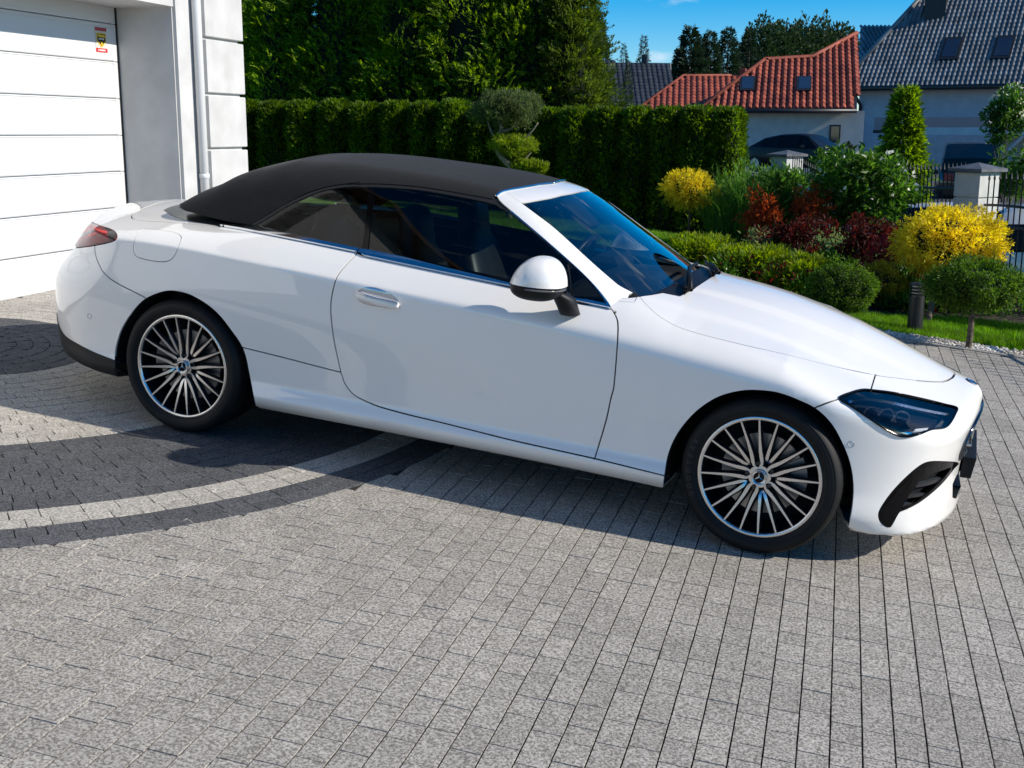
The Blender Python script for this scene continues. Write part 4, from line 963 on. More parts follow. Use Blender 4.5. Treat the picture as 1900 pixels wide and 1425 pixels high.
sheet('planting_bed',[(.55,6.35),(1.6,6.1),(2.4,5.55),(3.1,5.75),(3.6,6.15),(5.2,6.6),(5.2,9.6),(2.4,9.4),(.6,8.9)],-.012,soil)
sheet('street',[(-12,13.6),(30,13.6),(30,60),(-12,60)],0,stm,frame=Matrix.Translation((0,0,-.55)))
kb=MB();kb.box((-9,4.58,-.05),(16,4.64,.012),.004);kb.build('kerb_edging',pav_grey,kind='structure').matrix_world=TILT
# pebbles in the strip along the kerb
peb=[];ico=np.array([(0,0,1),(.894,0,.447),(.276,.851,.447),(-.724,.526,.447),(-.724,-.526,.447),(.276,-.851,.447),(.724,.526,-.3),(-.276,.851,-.3),(-.894,0,-.3),(-.276,-.851,-.3),(.724,-.526,-.3)])
icF=np.array([(0,1,2),(0,2,3),(0,3,4),(0,4,5),(0,5,1),(1,6,2),(2,7,3),(3,8,4),(4,9,5),(5,10,1),(6,7,2),(7,8,3),(8,9,4),(9,10,5),(10,6,1)])
pm1=mat('pebble',(.5,.48,.44),.7);noisecol(pm1,(.32,.28,.24),(.62,.60,.56),2.5,3,rand=.35)
npb=5200;px_=RNG.uniform(2.4,6.0,npb);py_=4.64+RNG.beta(1.2,1.6,npb)*.36;sz=RNG.uniform(.007,.021,npb)
V=ico[None]*sz[:,None,None]*RNG.uniform(.6,1.2,(npb,1,3))*np.array([1,1,.7]);th=RNG.uniform(0,6.28,npb)
V=np.stack([V[...,0]*np.cos(th)[:,None]-V[...,1]*np.sin(th)[:,None]+px_[:,None],V[...,0]*np.sin(th)[:,None]+V[...,1]*np.cos(th)[:,None]+py_[:,None],V[...,2]+(sz*.3)[:,None]-.012],-1)
F=(icF[None]+(np.arange(npb)*11)[:,None,None]).reshape(-1,3)
o=obj('gravel',fastmesh('gravel',V.reshape(-1,3),F,smooth=True),pm1,kind='stuff');o.matrix_world=TILT;o['label']='pale pebbles strewn along the edge of the paving';o['category']='gravel'
# ------------------------------------------------------------------ planting
def leafmat(name,c1,c2,rand=.35,trans=.48,hue=.02,rough=.55):
    m=bpy.data.materials.new(name);m.use_nodes=True;n=m.node_tree;b=n.nodes['Principled BSDF'];b.inputs['Roughness'].default_value=rough;b.inputs['Specular IOR Level'].default_value=.35
    geo=N(m,'ShaderNodeNewGeometry');r=N(m,'ShaderNodeValToRGB');r.color_ramp.elements[0].color=(*c1,1);r.color_ramp.elements[1].color=(*c2,1);e_=r.color_ramp.elements.new(.6);e_.color=(*[c1[i]*.6+c2[i]*.4 for i in range(3)],1);L(m,geo.outputs['Random Per Island'],r.inputs['Fac'])
    ns=N(m,'ShaderNodeTexNoise',Scale=3.5,Detail=2);L(m,geo.outputs['Position'],ns.inputs['Vector'])
    mr=N(m,'ShaderNodeMapRange');mr.inputs['From Min'].default_value=.3;mr.inputs['From Max'].default_value=.7;mr.inputs['To Min'].default_value=1-rand;mr.inputs['To Max'].default_value=1+rand;L(m,ns.outputs['Fac'],mr.inputs['Value'])
    h=N(m,'ShaderNodeHueSaturation');L(m,mr.outputs[0],h.inputs['Value']);L(m,r.outputs[0],h.inputs['Color']);L(m,h.outputs[0],b.inputs['Base Color'])
    t=N(m,'ShaderNodeBsdfTranslucent');h2=N(m,'ShaderNodeHueSaturation',Value=1.7,Saturation=1.05);L(m,h.outputs[0],h2.inputs['Color']);L(m,h2.outputs[0],t.inputs['Color']);mx=N(m,'ShaderNodeMixShader');mx.inputs[0].default_value=trans
    o=n.nodes['Material Output'];L(m,b.outputs[0],mx.inputs[1]);L(m,t.outputs[0],mx.inputs[2]);L(m,mx.outputs[0],o.inputs['Surface']);MATS[name]=m;return m
def leaves(P,D,size,width,bend=.25,rng=RNG,roll=None):
    "diamond leaves at P pointing along D: (n,3),(n,3); returns V,F quads (two per leaf, folded)"
    n=len(P);D=D/(np.linalg.norm(D,axis=1,keepdims=True)+1e-9);a=rng.normal(size=(n,3)) if roll is None else roll
    S=np.cross(D,a);S/=np.linalg.norm(S,axis=1,keepdims=True)+1e-9;U=np.cross(S,D)
    L_=(size*rng.uniform(.65,1.3,n))[:,None];W_=L_*width
    b=P;t=P+D*L_-U*L_*bend*.6;l=P+D*L_*.45+S*W_*.5+U*L_*bend*.25;r=P+D*L_*.45-S*W_*.5+U*L_*bend*.25
    V=np.stack([b,r,t,l],1).reshape(-1,3);F=np.arange(4*n).reshape(n,4);return V,F
def rdir(n,rng=RNG):
    v=rng.normal(size=(n,3));return v/np.linalg.norm(v,axis=1,keepdims=True)
def blob(n,c,R,rng=RNG,lump=.18,freq=3.0,shell=.35,flat=0,seed=0,top=None):
    "points near the surface of a lumpy ellipsoid, with outward directions"
    d=rdir(n,rng);r2=np.random.default_rng(seed+11);k=r2.normal(size=(5,3))*freq;ph=r2.uniform(0,6.28,5)
    f=1+lump*np.sin(d@k.T+ph).mean(1)*1.8
    rad=1-shell*rng.beta(1.2,2.6,n)
    P=np.asarray(c)+d*np.asarray(R)*(f*rad)[:,None]
    Nn=d/np.asarray(R);Nn/=np.linalg.norm(Nn,axis=1,keepdims=True);return P,Nn
def clumps(n,c,R,k,cs,rng=RNG,lump=.15,freq=3.2,shell=.3,seed=0):
    "leaves gathered in k small clumps spread over a lumpy crown: points, local outward directions"
    C,Nn=blob(k,c,R,rng,lump,freq,shell,seed=seed);i=rng.integers(0,k,n);d=rdir(n,rng);s_=cs*rng.uniform(.6,1.3,k)[i]
    P=C[i]+d*(s_*rng.beta(2.5,1.2,n))[:,None];D=d*.75+Nn[i]*.6;return P,D/np.linalg.norm(D,axis=1,keepdims=True)
def sprays(P,D,n_sub,length,leaf,width,rng=RNG,fan=.5,droop=.15,face=None):
    "each point grows a short frond: leaves set alternately along a curved axis"
    D=D/(np.linalg.norm(D,axis=1,keepdims=True)+1e-9);n=len(P);face=(D*[1,1,.3]+np.array([.25,0,.75])+rng.normal(0,.45,(n,3))) if face is None else face
    side=np.cross(D,face);side/=np.linalg.norm(side,axis=1,keepdims=True)+1e-9
    out=[];dirs=[];rl=np.cross(side,D)
    for k in range(n_sub):
        s_=(k+.5)/n_sub;q=P+D*(length*s_)-np.array([0,0,1])*(droop*length*s_*s_);sg=1 if k%2 else -1
        out.append(q);dirs.append(D*(1-.35*fan)+side*sg*fan*(1.15-s_)-np.array([0,0,1])*droop*s_)
    P2=np.concatenate(out);D2=np.concatenate(dirs);return leaves(P2,D2,leaf,width,.15,rng,roll=np.concatenate([rl]*n_sub)+rng.normal(0,.3,(n*n_sub,3)))
def foliage(name,parts,m,parent):
    V=[];F=[];n=0
    for v,f in parts: V.append(v);F.append(f+n);n+=len(v)
    return obj(name,fastmesh(name,np.concatenate(V),np.concatenate(F)),m,parent)
bark=mat('bark',(.10,.075,.05),.9);noisecol(bark,(.05,.038,.026),(.16,.125,.09),30,4,bump=.7,bscale=60,bdist=.01)
pbark=mat('pale_bark',(.28,.23,.17),.85);noisecol(pbark,(.18,.14,.10),(.36,.30,.23),25,4,bump=.5,bscale=50,bdist=.01)
L_thuja=leafmat('thuja_leaf',(.036,.085,.006),(.30,.44,.012),.4,.5)
L_hedge=leafmat('hedge_leaf',(.024,.060,.006),(.19,.30,.012),.3,.5)
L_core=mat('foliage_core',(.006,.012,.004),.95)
L_gold=leafmat('golden_leaf',(.46,.36,.012),(.92,.78,.06),.25,.5)
L_green=leafmat('green_leaf',(.030,.085,.010),(.12,.24,.025),.35,.5,.02,.3)
L_box=leafmat('box_leaf',(.035,.085,.008),(.14,.24,.016),.3)
L_jun=leafmat('juniper_leaf',(.10,.16,.008),(.32,.40,.018),.3)
L_lush=leafmat('lush_leaf',(.045,.12,.015),(.14,.28,.035),.35,.5)
L_red=leafmat('red_leaf',(.20,.028,.010),(.52,.12,.03),.4,.5)
L_dred=leafmat('dark_red_leaf',(.035,.006,.006),(.15,.02,.012),.4,.5)
L_pine=leafmat('pine_leaf',(.06,.10,.025),(.17,.21,.07),.3)
L_spruce=leafmat('spruce_leaf',(.010,.026,.010),(.030,.060,.022),.35,.2)
L_forest=leafmat('forest_leaf',(.014,.034,.010),(.045,.085,.022),.4,.25)
L_white=leafmat('white_flower',(.5,.5,.38),(.75,.74,.6),.15,.5)
L_grass=leafmat('grass_blade',(.085,.20,.006),(.22,.42,.015),.35,.5)
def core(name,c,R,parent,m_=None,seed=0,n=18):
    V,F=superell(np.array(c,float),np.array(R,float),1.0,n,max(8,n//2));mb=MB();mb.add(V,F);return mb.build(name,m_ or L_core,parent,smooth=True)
def gz_(x,y):
    "world height of the garden ground (drive plane) under world x,y"
    return -(GN[0]*x+GN[1]*y)/GN[2]
def at_depth(px,py,ywant):
    "world point on the pixel's ray where world y = ywant"
    d=wray(px,py);return CW+d*((ywant-CW[1])/d[1])
# ---- clipped hedge of separate shrubs
HY=10.4
rh=np.random.default_rng(21)
xsA=list(range(455,1010,56))+list(range(1016,1385,56));hn=len(xsA)
for i,px in enumerate(xsA):
    p=at_depth(px,190 if px<900 else 203,HY);top=p[2]+rh.normal(0,.015);x,y=p[0],HY+rh.normal(0,.03);g0=gz_(x,y)-.03;h=top-g0
    o=empty('hedge_shrub','clipped columnar evergreen in the dark green hedge behind the car','hedge shrub',(x,y,g0),'shrubs of the clipped hedge')
    n=5200;t=rh.uniform(0,1,n)**.8;a=rh.uniform(0,2*math.pi,n);w0=.225
    rad=w0*(1-.10*t)*np.where(t>.86,np.sqrt(np.clip(1-((t-.86)/.15)**2,.02,1)),1)*(1+.10*np.sin(a*3+i)+.06*np.sin(t*17+a*2+i))
    inn=rh.uniform(.72,1.04,n);P=np.stack([rad*inn*np.cos(a),rad*inn*np.sin(a)*1.35,t*h],-1)
    nt_=900;P2=np.stack([rh.uniform(-.15,.15,nt_),rh.uniform(-.24,.24,nt_),np.zeros(nt_)],-1);P2[:,2]=h-.03-2.2*P2[:,0]**2-rh.uniform(0,.05,nt_)
    D=np.stack([np.cos(a),np.sin(a),.9+0*a],-1)+rh.normal(0,.25,(n,3));D2=np.stack([0*P2[:,0],0*P2[:,0],1+0*P2[:,0]],-1)+rh.normal(0,.3,(nt_,3))
    foliage('crown',[sprays(P[::2],D[::2],3,.07,.045,.42,rh),leaves(P[1::2],D[1::2],.06,.4,rng=rh),leaves(P2,D2,.075,.25,rng=rh)],L_hedge,o)
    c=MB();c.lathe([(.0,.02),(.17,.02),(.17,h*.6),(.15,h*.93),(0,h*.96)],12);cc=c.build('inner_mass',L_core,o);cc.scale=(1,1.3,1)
    c=MB();c.tube([(0,0,-.05),(0,0,.3)],.03,8);c.build('trunk',bark,o)
# ---- tall free-growing thujas behind it
tall=[(452,14.2,4.6,.95,'tall dark thuja beside the white house corner, behind the hedge'),(540,13.3,4.3,.85,'tall thuja with a ragged top, second from the house corner'),(650,13.4,4.9,.95,'broad tall thuja behind the middle of the hedge'),(765,13.2,4.4,.9,'tall thuja behind the hedge, third from its free end of the tree row'),(885,13.2,5.2,1.0,'tall bright-tipped thuja behind the cloud-pruned pine'),(985,13.4,4.8,.95,'tall thuja next to the last one of the row'),(1058,13.1,3.75,.62,'pointed yellow-green thuja at the open end of the tree row')]
for i,(px,yy,h,w0,lab) in enumerate(tall):
    p=at_depth(px,245,yy);x=p[0];g0=gz_(x,yy)-.05;r_=np.random.default_rng(40+i)
    o=empty('thuja_tree',lab,'tree',(x,yy,g0),'tall thujas behind the hedge')
    n=9000;t=r_.beta(1.0,1.25,n);a=r_.uniform(0,2*math.pi,n)
    prof=lambda t:w0*(1-.25*t-.75*t**3.2)
    lump=1+.16*np.sin(a*3+t*9+i*2)+.13*np.sin(a*5-t*14+i)+.10*np.sin(t*31+a*2)
    kc=330;tc_=r_.beta(1.0,1.25,kc);ac=r_.uniform(0,2*math.pi,kc);ii=r_.integers(0,kc,n);t=np.clip(tc_[ii]+r_.normal(0,.035,n),0,.995);a=ac[ii]+r_.normal(0,.16,n);lump=1+.16*np.sin(a*3+t*9+i*2)+.13*np.sin(a*5-t*14+i)+.10*np.sin(t*31+a*2);rad=prof(t)*lump*(r_.uniform(.80,1.22,kc)[ii])*r_.uniform(.84,1.06,n);P=np.stack([rad*np.cos(a),rad*np.sin(a),t*h],-1)
    D=np.stack([np.cos(a),np.sin(a),.75+.5*t],-1)+r_.normal(0,.3,(n,3));D/=np.linalg.norm(D,axis=1,keepdims=True)
    big_=r_.uniform(0,1,n)<.35;push=np.where(big_&(t<.9),r_.uniform(.9,1.30,n),1.0);P[:,0]*=push;P[:,1]*=push
    mt=L_thuja if i!=6 else leafmat('thuja_leaf_yellow',(.05,.085,.008),(.12,.17,.02),.3)
    foliage('crown',[sprays(P[big_],D[big_],7,.20,.075,.36,r_,.6,.25),sprays(P[~big_],D[~big_],4,.12,.06,.38,r_,.6,.2)],mt,o)
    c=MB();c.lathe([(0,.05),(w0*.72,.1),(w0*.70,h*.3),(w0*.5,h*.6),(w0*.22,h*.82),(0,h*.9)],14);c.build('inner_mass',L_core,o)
    c=MB();c.tube([(0,0,-.1),(.02,0,h*.4),(0,.02,h*.8)],[.10,.07,.03],8);c.build('trunk',bark,o)
# ---- cloud-pruned pine
p=at_depth(938,300,9.3);x0,y0=p[0],9.3;g0=gz_(x0,y0)
o=empty('cloud_pruned_pine','small pine pruned into flat pads on bare pale branches in front of the hedge','tree',(x0,y0,g0))
def rel(px,py,dy=0): q=at_depth(px,py,y0+dy);return q-np.array([x0,y0,g0])
t=MB();tr=[np.array([.05,0,-.05]),np.array([.05,0,.35]),rel(948,312),rel(938,300),rel(925,283),rel(922,262),rel(930,240),rel(928,225)]
t.tube(crom(tr,5),np.linspace(.05,.025,len(tr)*5-4),8)
for br in ([rel(925,280),rel(960,268),rel(985,245),rel(998,228)],[rel(925,265),rel(912,245),rel(905,225)],[rel(948,312),rel(970,300),rel(985,282)],[rel(948,312),rel(965,314),rel(985,310)],[rel(930,245),rel(955,235),rel(965,222)]): t.tube(crom(br,5),np.linspace(.022,.010,len(br)*5-4),6)
t.build('trunk',pbark,o,smooth=True)
r_=np.random.default_rng(9)
for j,(cx,cy,wx,hz) in enumerate(((945,198,60,33),(953,268,44,18),(982,308,28,11))):
    c=rel(cx,cy);sc=(9.3-CW[1])/wray(cx,cy)[1]/CAMP[0]
    Rx=wx*sc;Rz=hz*sc;P,D=clumps(5200 if j==0 else 3000,c+np.array([0,0,-.15*Rz]),(Rx*.95,Rx*.8,Rz*.9),170 if j==0 else 90,Rx*.20,r_,.25,3.5,.3,seed=j)
    # flat top
    P[:,2]=np.minimum(P[:,2],c[2]+Rz*.80+r_.normal(0,.012,len(P)))
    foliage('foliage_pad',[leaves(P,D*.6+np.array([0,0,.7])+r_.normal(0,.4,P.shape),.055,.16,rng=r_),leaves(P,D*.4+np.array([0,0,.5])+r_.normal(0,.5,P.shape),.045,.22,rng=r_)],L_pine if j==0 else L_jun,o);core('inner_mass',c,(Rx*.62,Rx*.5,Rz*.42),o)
# ---- round-headed standards and mounds
def standard(name,label,cat,mat_,cpx,cpy,rx,rz,ywant,base=None,lf=.035,lw=.5,n=5000,stem=.02,curl=False,group=None,lump=.14,seedk=1,clump=.17):
    c=at_depth(cpx,cpy,ywant);sc=(ywant-CW[1])/wray(cpx,cpy)[1]/CAMP[0];Rx,Rz=rx*sc,rz*sc
    b=np.array([c[0],c[1],gz_(c[0],c[1])]) if base is None else dground(*base)
    o=empty(name,label,cat,tuple(b),group);r_=np.random.default_rng(100+seedk);cl=c-b
    kk=int(7.6/clump**2);P,D=clumps(int(n*1.9),cl,(Rx*.93,Rx*.84,Rz*.93),kk,Rx*clump,r_,lump,3.2,.35,seed=seedk)
    V=[leaves(P,D*.7+r_.normal(0,.5,P.shape),lf,lw,rng=r_,roll=D+np.array([.15,0,.45])+r_.normal(0,.35,P.shape))]
    if curl:
        P,D=blob(int(n*.10),cl,(Rx*.97,Rx*.87,Rz*.97),r_,lump,3.2,.12,seed=seedk);V.append(sprays(P,D+r_.normal(0,.45,P.shape)+np.array([0,0,.35]),6,lf*2.4,lf*1.0,lw,r_,.7,.15))
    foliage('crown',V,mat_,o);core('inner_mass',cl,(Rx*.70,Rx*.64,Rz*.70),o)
    if stem:
        t=MB();t.tube(crom([(0,0,-.04),(cl[0]*.3+.01,cl[1]*.3,cl[2]*.45),(cl[0],cl[1],cl[2]*.95)],5),np.linspace(stem*1.25,stem*.8,11),8);t.build('trunk',bark,o,smooth=True)
    return o
standard('golden_globe_cypress','small golden globe on a thin stem in front of the hedge','topiary',L_gold,1279,350,48,33,8.7,lf=.03,lw=.35,n=4200,stem=.012,curl=True,seedk=2)
standard('golden_globe_cypress','large golden yellow globe on a short trunk beside the fence pillar','topiary',L_gold,1762,447,102,56,6.5,base=(1720,598),lf=.032,lw=.4,n=9000,stem=.024,curl=True,seedk=3)
standard('dome_spruce','dark green dome-shaped conifer on a bare trunk at the edge of the pebbles','topiary',L_box,1803,528,88,48,4.75,base=(1797,645),lf=.030,lw=.42,n=8000,stem=.022,seedk=4)
standard('boxwood_ball','clipped green ball shrub in front of the flat junipers','shrub',L_box,1560,537,71,50,5.6,lf=.022,lw=.5,n=9000,stem=0,lump=.05,seedk=5,clump=.10)
standard('golden_barberry','small loose golden shrub between the clipped ball and the bollard light','shrub',leafmat('golden_barberry_leaf',(.22,.17,.01),(.5,.40,.03),.35,.5),1640,525,44,36,6.3,lf=.024,lw=.55,n=3200,stem=0,lump=.3,seedk=6)
def mound(label,cpx,cpy,rx,ry_,rz,ywant,k,lab2=None):
    c=at_depth(cpx,cpy,ywant);sc=(ywant-CW[1])/wray(cpx,cpy)[1]/CAMP[0];b=np.array([c[0],c[1],gz_(c[0],c[1])]);o=empty('flat_juniper',label,'shrub',tuple(b),'flat junipers in the bed');r_=np.random.default_rng(200+k)
    Rx=rx*sc;P,D=blob(3600,(0,0,.06),(Rx,ry_,rz),r_,.22,4,.3,seed=k);kp=P[:,2]>0;P,D=P[kp],D[kp];D=D*[1,1,.6]+np.array([0,0,.25])+r_.normal(0,.25,P.shape)
    foliage('crown',[sprays(P,D,5,.11,.05,.34,r_,.55,.2,face=np.array([.25,0,1.])+r_.normal(0,.5,P.shape))],L_jun,o);core('inner_mass',(0,0,.03),(Rx*.86,ry_*.86,rz*.75),o)
mound('spreading yellow-green juniper under the small golden globe',1305,452,68,.42,.20,7.3,1)
mound('spreading yellow-green juniper under the red barberries',1405,485,85,.45,.22,6.9,2)
mound('spreading yellow-green juniper touching the clipped ball',1490,500,60,.40,.20,6.5,3)
# ---- leafy shrubs of the bed
def bush(name,label,mat_,cpx,cpy,rx,rz,ywant,lf,lw,n,k,ry=.8,up=.5,stems=6,lump=.3,cat='shrub',flowers=0):
    c=at_depth(cpx,cpy,ywant);sc=(ywant-CW[1])/wray(cpx,cpy)[1]/CAMP[0];Rx,Rz=rx*sc,rz*sc;b=np.array([c[0],c[1],gz_(c[0],c[1])-.01]);o=empty(name,label,cat,tuple(b));r_=np.random.default_rng(300+k);cl=c-b
    P,D=clumps(n,cl,(Rx*.92,Rx*ry*.92,Rz*.92),max(40,n//26),max(.05,lf*1.3),r_,lump,3.5,.7,seed=k);foliage('crown',[leaves(P,D*.7+np.array([0,0,up*.5])+r_.normal(0,.6,P.shape),lf,lw,rng=r_,roll=D+np.array([.2,0,.7])+r_.normal(0,.7,P.shape))],mat_,o)
    t=MB()
    for j in range(stems):
        q=P[r_.integers(len(P))];t.tube(crom([(r_.normal(0,.03),r_.normal(0,.03),-.03),q*.5+r_.normal(0,.03,3),q],4),np.linspace(.012,.004,9),5)
    t.build('stem',bark,o,smooth=True)
    if flowers:
        P,D=blob(flowers,cl,(Rx*1.02,Rx*ry,Rz*1.02),r_,lump,3.5,.15,seed=k);kp=D[:,2]>-.2
        foliage('blossom',[leaves(P[kp],D[kp]+r_.normal(0,.5,P[kp].shape),lf*.55,.9,rng=r_)],L_white,o)
    return o
bush('flowering_shrub','rounded green shrub with glossy light-flecked leaves in front of the gate',L_green,1603,352,98,76,8.3,.095,.40,4200,1,flowers=120,stems=9)
bush('leafy_shrub','loose leafy green shrub between the tall grass and the barberry',L_lush,1462,370,62,62,8.6,.085,.34,2600,2)
bush('red_barberry','bright red barberry left of the glossy green shrub',L_red,1415,398,42,36,7.9,.06,.28,1300,3,up=1.4,lump=.6)
bush('red_barberry','red barberry standing directly under the leafy green shrub',L_red,1500,385,32,36,8.0,.055,.30,1000,4,up=1.1,lump=.5)
bush('dark_barberry','dark wine-red barberry mass behind the flat junipers',L_dred,1480,436,72,32,7.5,.05,.4,2200,5,lump=.45)
bush('dark_barberry','dark wine-red barberry beside the large golden globe',L_dred,1615,446,66,42,7.1,.05,.4,2400,6,lump=.45)
bush('red_heather','small upright crimson flower spikes at the foot of the dark barberry',leafmat('crimson_leaf',(.16,.012,.02),(.32,.04,.06),.3,.5),1640,468,28,32,6.6,.035,.3,700,7,up=1.6)
bush('pale_hosta','low plant with pale green striped leaves by the junipers',leafmat('pale_leaf',(.12,.17,.05),(.32,.36,.16),.3,.5),1402,440,20,12,7.3,.07,.28,120,8,up=.6)
# tall grasses and perennials
def blades(n,base,h,spread,width,r_,lean=.35):
    a=r_.uniform(0,6.28,n);rad=np.sqrt(r_.uniform(0,1,n))*spread;B=np.stack([rad*np.cos(a),rad*np.sin(a),0*a],-1)+base;H=h*r_.uniform(.55,1.1,n);ln=r_.uniform(.05,lean,n);a2=r_.uniform(0,6.28,n);dx=np.stack([np.cos(a2),np.sin(a2),0*a],-1)
    s_=np.cross(dx,[0,0,1]);w_=(width*r_.uniform(.6,1.2,n))[:,None];up=np.array([0,0,1.])
    p0=B;p1=B+up*(H*.55)[:,None]+dx*(H*ln*.35)[:,None];p2=B+up*(H*(1-.25*ln))[:,None]+dx*(H*ln*1.2)[:,None]
    V=np.stack([p0-s_*w_*.5,p0+s_*w_*.5,p1+s_*w_*.45,p1-s_*w_*.45,p2],1).reshape(-1,3);i=np.arange(n)*5
    F=np.concatenate([np.stack([i,i+1,i+2,i+3],-1),np.stack([i+3,i+2,i+4,i+4],-1)]);return V,F
def quadtri(V,F):  # last quad repeats a vertex -> split into triangles
    return V,np.concatenate([F[:,:3],np.where((F[:,2]!=F[:,3])[:,None],F[:,[0,2,3]],F[:,[0,1,2]])[F[:,2]!=F[:,3]]])
c=at_depth(1395,400,8.8);b=np.array([c[0],c[1],gz_(c[0],c[1])]);o=empty('tall_grass','clump of tall green grass and perennials at the free end of the hedge','grass clump',tuple(b))
r_=np.random.default_rng(5);V,F=quadtri(*blades(1100,np.zeros(3),1.05,.50,.013,r_,.55));obj('blades',fastmesh('blades',V,F),L_lush,o)
P,D=blob(3200,(0,0,.5),(.60,.48,.52),r_,.3,4,.8,seed=3);foliage('foliage',[leaves(P,D*.5+np.array([0,0,.9])+r_.normal(0,.4,P.shape),.085,.22,rng=r_)],L_lush,o)
# low perennials filling the bed between the shrubs
r_=np.random.default_rng(91);poly_=np.array([(.75,6.5),(1.7,6.3),(2.5,5.85),(3.0,6.05),(3.6,6.4),(4.6,6.7),(4.6,8.9),(2.4,9.0),(.8,8.6)])
C_=[]
while len(C_)<420:
    q=r_.uniform(poly_.min(0),poly_.max(0))
    ins=False
    for i in range(len(poly_)):
        (x1,y1),(x2,y2)=poly_[i],poly_[(i+1)%len(poly_)]
        if (y1>q[1])!=(y2>q[1]) and q[0]<(x2-x1)*(q[1]-y1)/(y2-y1+1e-12)+x1: ins=not ins
    if ins: C_.append(q)
C_=np.array(C_)
for nm_,lm_,sl_,lab_ in (('ground_cover',L_green,slice(0,230),'low dark green ground cover between the shrubs'),('ground_cover',L_dred,slice(230,330),'low reddish ground cover under the barberries'),('ground_cover',L_lush,slice(330,420),'low light green perennials between the shrubs')):
    c_=C_[sl_];k_=46;hh_=r_.uniform(.10,.34,len(c_));P=np.repeat(np.c_[c_,np.zeros(len(c_))],k_,0);d_=rdir(len(P),r_);d_[:,2]=np.abs(d_[:,2]);rr_=np.repeat(hh_,k_)[:,None];P=P+d_*rr_*[.75,.75,1]*np.cbrt(r_.uniform(.1,1,(len(P),1)))
    o=foliage(nm_,[leaves(P,d_+np.array([0,0,.5])+r_.normal(0,.4,P.shape),.065,.36,rng=r_,roll=d_+np.array([.2,0,.6])+r_.normal(0,.5,P.shape))],lm_,None);o.matrix_world=TILT;o['kind']='stuff';o['label']=lab_;o['category']='ground cover'
# lawn blades: dense in the strip by the paving, thinner further back
def lawn(name,poly,n,h,seed,label):
    r_=np.random.default_rng(seed);poly=np.array(poly);lo,hi=poly.min(0),poly.max(0);Q=r_.uniform(lo,hi,(int(n*1.6),2));ins=np.zeros(len(Q),int);a=poly;b=np.roll(poly,-1,0)
    for i in range(len(a)): ins+=((a[i,1]>Q[:,1])!=(b[i,1]>Q[:,1]))&(Q[:,0]<(b[i,0]-a[i,0])*(Q[:,1]-a[i,1])/(b[i,1]-a[i,1]+1e-12)+a[i,0])
    Q=Q[ins%2==1][:n];k=len(Q);H=h*r_.uniform(.5,1.25,k);a2=r_.uniform(0,6.28,k);dx=np.stack([np.cos(a2),np.sin(a2),0*a2],-1);s_=np.stack([-dx[:,1],dx[:,0],0*a2],-1)*.0028
    B=np.stack([Q[:,0],Q[:,1],0*a2-.02],-1);V=np.stack([B-s_,B+s_,B+np.array([0,0,1])*H[:,None]+dx*(H*r_.uniform(.1,.6,k))[:,None]],1).reshape(-1,3)
    o=obj(name,fastmesh(name,V,np.arange(3*k).reshape(k,3)),L_grass,kind='stuff');o.matrix_world=TILT;o['label']=label;o['category']='grass';return o
lawn('lawn_grass',[(2.2,4.98),(6.2,4.95),(6.2,6.7),(3.6,6.2),(3.1,5.8),(2.5,5.5)],90000,.055,1,'bright green grass strip along the pebbles')
lawn('lawn_grass',[(-4,4.65),(2.2,4.98),(2.3,5.6),(1.5,6.2),(.5,6.4),(.5,9.9),(-4,9.9)],110000,.05,2,'lawn in front of the clipped hedge')
lawn('meadow_grass',[(4.05,5.0),(6.2,5.0),(6.2,5.6),(4.2,5.5)],9000,.14,3,'longer uncut grass at the edge of the pebble strip')
# ------------------------------------------------------------------ the house with the garage
render_w=mat('white_render',(.62,.615,.60),.9);noisecol(render_w,(.50,.49,.475),(.58,.57,.555),5,5,bump=.35,bscale=190,bdist=.004)
render_g=mat('grey_render',(.40,.395,.385),.92);noisecol(render_g,(.48,.47,.455),(.56,.55,.535),4,5,bump=.5,bscale=160,bdist=.006)
doorw=mat('garage_white',(.66,.66,.66),.42,coat=.2)
tcd=N(doorw,'ShaderNodeTexCoord');nd=N(doorw,'ShaderNodeTexNoise',Scale=60,Detail=4);mp_=N(doorw,'ShaderNodeMapping');mp_.inputs['Scale'].default_value=(1,.12,3);L(doorw,tcd.outputs['Object'],mp_.inputs[0]);L(doorw,mp_.outputs[0],nd.inputs['Vector']);bd=N(doorw,'ShaderNodeBump',Strength=.12,Distance=.002);L(doorw,nd.outputs['Fac'],bd.inputs['Height']);L(doorw,bd.outputs[0],bsdf(doorw).inputs['Normal'])
pvc=mat('white_pvc',(.74,.74,.735),.35)
HD=M3@np.array([-0.07506,0.99691,-0.02301]);HD[2]=0;HD/=np.linalg.norm(HD)    # along the facade, away from the viewer
HN=np.array([HD[1],-HD[0],0])                                                   # out of the door, towards the street
D0=dground(52,548);dpl=HN@D0                                                    # door plane through its threshold
def onplane(x,y,n,d): return wground(x,y,n,d)
pe=onplane(238,370,HN,dpl);sE=HD@pe                                             # right-hand jamb of the door
pc=wground(340,365,HD,sE);wl=HN@pc                                              # outer corner of the reveal -> wall plane
pr=wground(450,300,HN,wl);sR=HD@pr                                              # building corner
zt=D0[2]-.0
HOUSE=empty('garage_house','white rendered house corner with a recessed sectional garage door','house',(float((HN*dpl+HD*sE)[0]),float((HN*dpl+HD*sE)[1]),0))
HB=Matrix([[HN[0],HD[0],0,0],[HN[1],HD[1],0,0],[0,0,1,0],[0,0,0,1]])
HM=Matrix.Translation(Vector((*(HN*dpl+HD*sE)[:2],0)))@HB;HOUSE.matrix_world=HM
dep=wl-dpl;cor=sR-sE                                                           # local: x out of door, y along wall from jamb, z world
